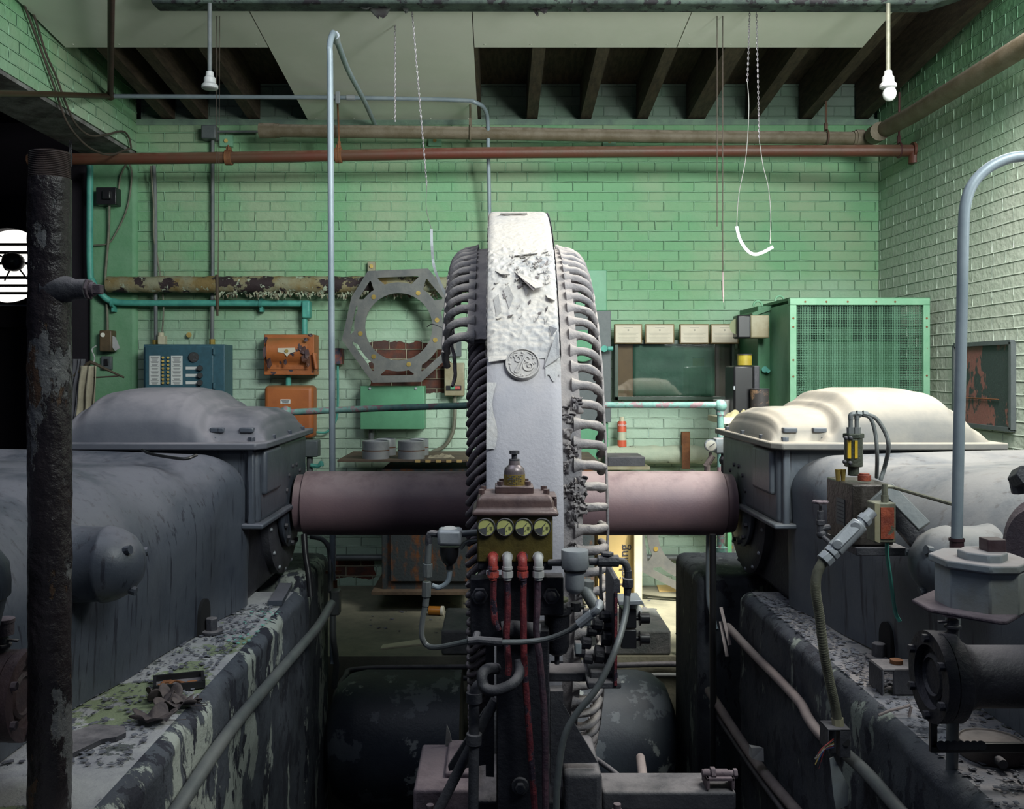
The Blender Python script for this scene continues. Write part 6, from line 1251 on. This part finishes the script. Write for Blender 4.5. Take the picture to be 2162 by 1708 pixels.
leaf(322, 1522, .050, .04, .022, 1, 'large curled dry leaf nearest the camera on the left plinth'); leaf(372, 1492, .048, .035, .02, 3, 'crumpled dry leaf with torn edges just behind the large one'); leaf(345, 1478, .04, .035, .028, 6, 'darkest crumpled leaf in the middle of the leaf pile'); leaf(395, 1487, .035, .02, .014, 9, 'small dry leaf at the right end of the leaf pile')
t = thing('open_tray', 'black rectangular frame tray with rusty scraps on the left plinth', 'tray')
c = PZ(378, 1447); Rt = Matrix.Rotation(.35, 3, 'Z'); b = B()
for (x, y, dx, dy) in ((0, -.045, .13, .008), (0, .045, .13, .008), (-.061, 0, .008, .09), (.061, 0, .008, .09)): b.box(c+Rt @ Vector((x, y, .010)), (dx, dy, .018), Rt)
b.build('frame', mBlkP, t); b = B().box(c+Vector((0, 0, .002)), (.12, .085, .003), Rt); b.build('bottom', mIron, t)
rnd = random.Random(8)
b = B()
for i in range(14): p = c+Rt @ Vector((rnd.uniform(-.05, .04), rnd.uniform(-.035, .03), .006)); b.box(p, (.022, .006, .004), Matrix.Rotation(rnd.random()*3, 3, 'Z') @ Matrix.Rotation(.3*rnd.random(), 3, 'X'))
o = b.build('rusty_scraps', mRustO, t); o['kind'] = 'stuff'
o = B().prism([PZ(150, 1555), PZ(200, 1537), PZ(262, 1542), PZ(266, 1555), PZ(245, 1565), PZ(215, 1570), PZ(150, 1602), PZ(120, 1612), PZ(110, 1600)], (0, 0, .010)).jit(.002, 30).build('slate_board', mIron); tag(o, 'flat broken slate grey board on the near left plinth', 'board')
o = B().prism([PZ(572, 1272), PZ(590, 1240), PZ(617, 1241), PZ(596, 1279), PZ(565, 1279)], (0, 0, .018)).build('shim_plate', mCast); tag(o, 'small rectangular plate at the far end of the left plinth', 'plate')
o = B().tube(sm([P(300, 954, 3.08)+Vector((0, 0, .006)), P(318, 962, 3.05)+Vector((0, 0, .006)), P(360, 971, 3.0)+Vector((0, 0, .008)), P(392, 974, 2.98)+Vector((0, 0, .008)), P(415, 966, 3.02)+Vector((0, 0, .008))], 6), .005, 8).build('bent_rod', mBlkP); tag(o, 'bent black rod lying on top of the left compressor', 'rod')
def chips(name, n_, fx, fy, mat, lab, seed, sz=(.004, .02)):
    rnd = random.Random(seed); b = B()
    for i in range(n_):
        x, y = fx(rnd), None; p = fy(rnd, x); w = rnd.uniform(*sz); l = w*rnd.uniform(.3, 1.2); Rr = Matrix.Rotation(rnd.random()*6, 3, 'Z') @ Matrix.Rotation(rnd.uniform(-.35, .35), 3, 'X')
        q = [Rr @ Vector(v) for v in ((-w, -l*.5, 0), (w*.6, -l, 0), (w, l*.4, 0), (-w*.3, l, 0))]; b.prism([p+v+Vector((0, 0, .003)) for v in q], (0, 0, .0012))
    return tag(b.build(name, mat, smooth=0), lab, 'debris', None, 'stuff')
chips('paint_debris', 900, lambda r: 0, lambda r, _: (lambda Y_: Vector((-.80-r.random()**1.6*.22*(1 if Y_ > 2.6 else 1.3), Y_, .632)))(r.uniform(2.0, 3.4)), mChip, 'grey paint flakes scattered over the left plinth', 31, (.0015, .009))
chips('teal_debris', 60, lambda r: 0, lambda r, _: Vector((-.76-r.random()*.10, r.uniform(2.9, 3.3), .632)), mChipG, 'teal paint flakes scattered on the far left plinth', 32, (.002, .007))
chips('dark_debris', 1100, lambda r: 0, lambda r, _: (lambda Y_: Vector((.96+r.random()*(.12 if Y_ > 2.5 else .28), Y_, .632)))(1.75+1.8*r.random()), mChip, 'dark paint flakes scattered over the right plinth', 33, (.0015, .009))
chips('floor_debris', 160, lambda r: 0, lambda r, _: Vector((r.uniform(-.75, 1.0), r.uniform(5.3, 6.3), .0)), mChip, 'litter and chips scattered on the dusty floor', 34, (.004, .016))
# floor things
t = thing('pill_bottle', 'orange bottle with a white cap lying on the floor by the bench', 'bottle')
c = Vector(((905-VX)/F*5.7, 5.7, .028)); B().cyl(c, c+Vector((.075, -.01, 0)), .026, 20).build('bottle', mAmber, t, bev=.003); B().cyl(c+Vector((.075, -.01, 0)), c+Vector((.092, -.0125, 0)), .029, 24).build('cap', mWhitePl, t, bev=.002)
o = B().prism([PZ(803, 1372, .001), PZ(808, 1364, .001), PZ(890, 1352, .001), PZ(893, 1362, .001)], (0, 0, .008)).build('broken_lath', mCream); tag(o, 'pale wooden slat lying on the floor left of the motor ring', 'slat')
o = B().prism([PZ(1385, 1232, .001), PZ(1430, 1226, .001), PZ(1452, 1250, .001), PZ(1392, 1250, .001)], (0, 0, .004)).build('cardboard_scrap', mCard); tag(o, 'torn cardboard scrap on the floor before the steel frame', 'scrap')
t = thing('cardboard_box', 'tan cardboard box marked Lighting standing behind the finger guard', 'box')
B().ext(P(1262, 1115, 6.05), (P(1345, 0, 6.05).x, 6.35, .0)).build('carton', mCard, t, bev=.004); text('Lighting', t, mInk, .085, P(1318, 1193, 6.045), (PI/2, -PI/2, 0))
o = B().ext(P(1339, 1100, 5.95), (P(1356, 0, 5.95).x, 6.0, 0)).build('cream_post', mCream, bev=.003); tag(o, 'cream painted upright board end beside the cardboard box', 'board')
o = B().tube([Vector((-1.1, YB-.04, .20)), Vector((2.6, YB-.04, .20))], .022, 12).build('skirting_pipe', mConduitD); tag(o, 'grey pipe running low along the foot of the back wall', 'pipe')
# coat hanger and cloth
t = thing('coat_hanger', 'wooden coat hanger hanging in front of the green pier', 'hanger')
Yh = 5.9; B().tube(sm([P(152, 796, Yh), P(172, 780, Yh), P(188, 766, Yh), P(200, 768, Yh), P(225, 780, Yh), P(262, 797, Yh)], 5), lambda q: .012-.006*abs(2*q-1), 8).build('shoulder', M('hanger_wood', (.09, .07, .045), (.06, .045, .03), .6, bump=.1), t)
B().cyl(P(152, 800, Yh), P(250, 794, Yh), .005, 8).build('bar', mCord, t); B().tube(sm([P(196, 768, Yh), P(200, 756, Yh), P(194, 738, Yh), P(203, 730, Yh)], 4), .004, 6).build('hook', mPorc, t)
def cloth(x0, x1, x2, x3, y0, y1, Y_, mat, lab, seed):
    b = B(); b.grid(lambda u, v: P(x0+(x1-x0)*u+(x2-x0+((x3-x2)-(x1-x0))*u)*v, y0+(y1-y0)*v, Y_)+Vector((0, .035*math.sin(u*16+seed+v)*(.3+v)+.03*noise.noise(Vector((u*4, v*3, seed))), 0)), 36, 30)
    o = b.build('hanging_cloth', mat, smooth=80); m = o.modifiers.new('s', 'SOLIDIFY'); m.thickness = .004; return tag(o, lab, 'cloth', 'clothes on the hanger')
cloth(168, 205, 150, 200, 772, 945, 5.885, mCloth, 'pale cream garment draped from the wooden hanger', 1); cloth(156, 178, 140, 160, 758, 950, 5.90, M('grey_cloth', (.12, .12, .14), (.08, .08, .09), .95, bump=.2), 'dark grey garment behind the pale one on the hanger', 4)
# chain end by the column and dark blue door edge
o = B().chain(P(148, 289, 6.07), P(150, 350, 6.07), .014, .004, .035).build('short_chain', mIron); tag(o, 'short heavy chain hanging beside the threaded pipe top', 'chain')

# ================================================================ ORIGINS: every thing sits at the foot of its own geometry
bpy.context.view_layer.update()
def desc(o):
    r = []
    for c in o.children: r.append(c); r += desc(c)
    return r
for o in list(COL.objects):
    if o.parent or o.type not in ('EMPTY', 'MESH'): continue
    ms = ([o] if o.type == 'MESH' else [])+[c for c in desc(o) if c.type == 'MESH']
    if not ms: continue
    vs = [v.co for m in ms for v in m.data.vertices]
    if not vs: continue
    loc = Vector(((min(v.x for v in vs)+max(v.x for v in vs))/2, (min(v.y for v in vs)+max(v.y for v in vs))/2, min(v.z for v in vs)))
    for m in ms: m.data.transform(Matrix.Translation(-loc))
    o.location = loc
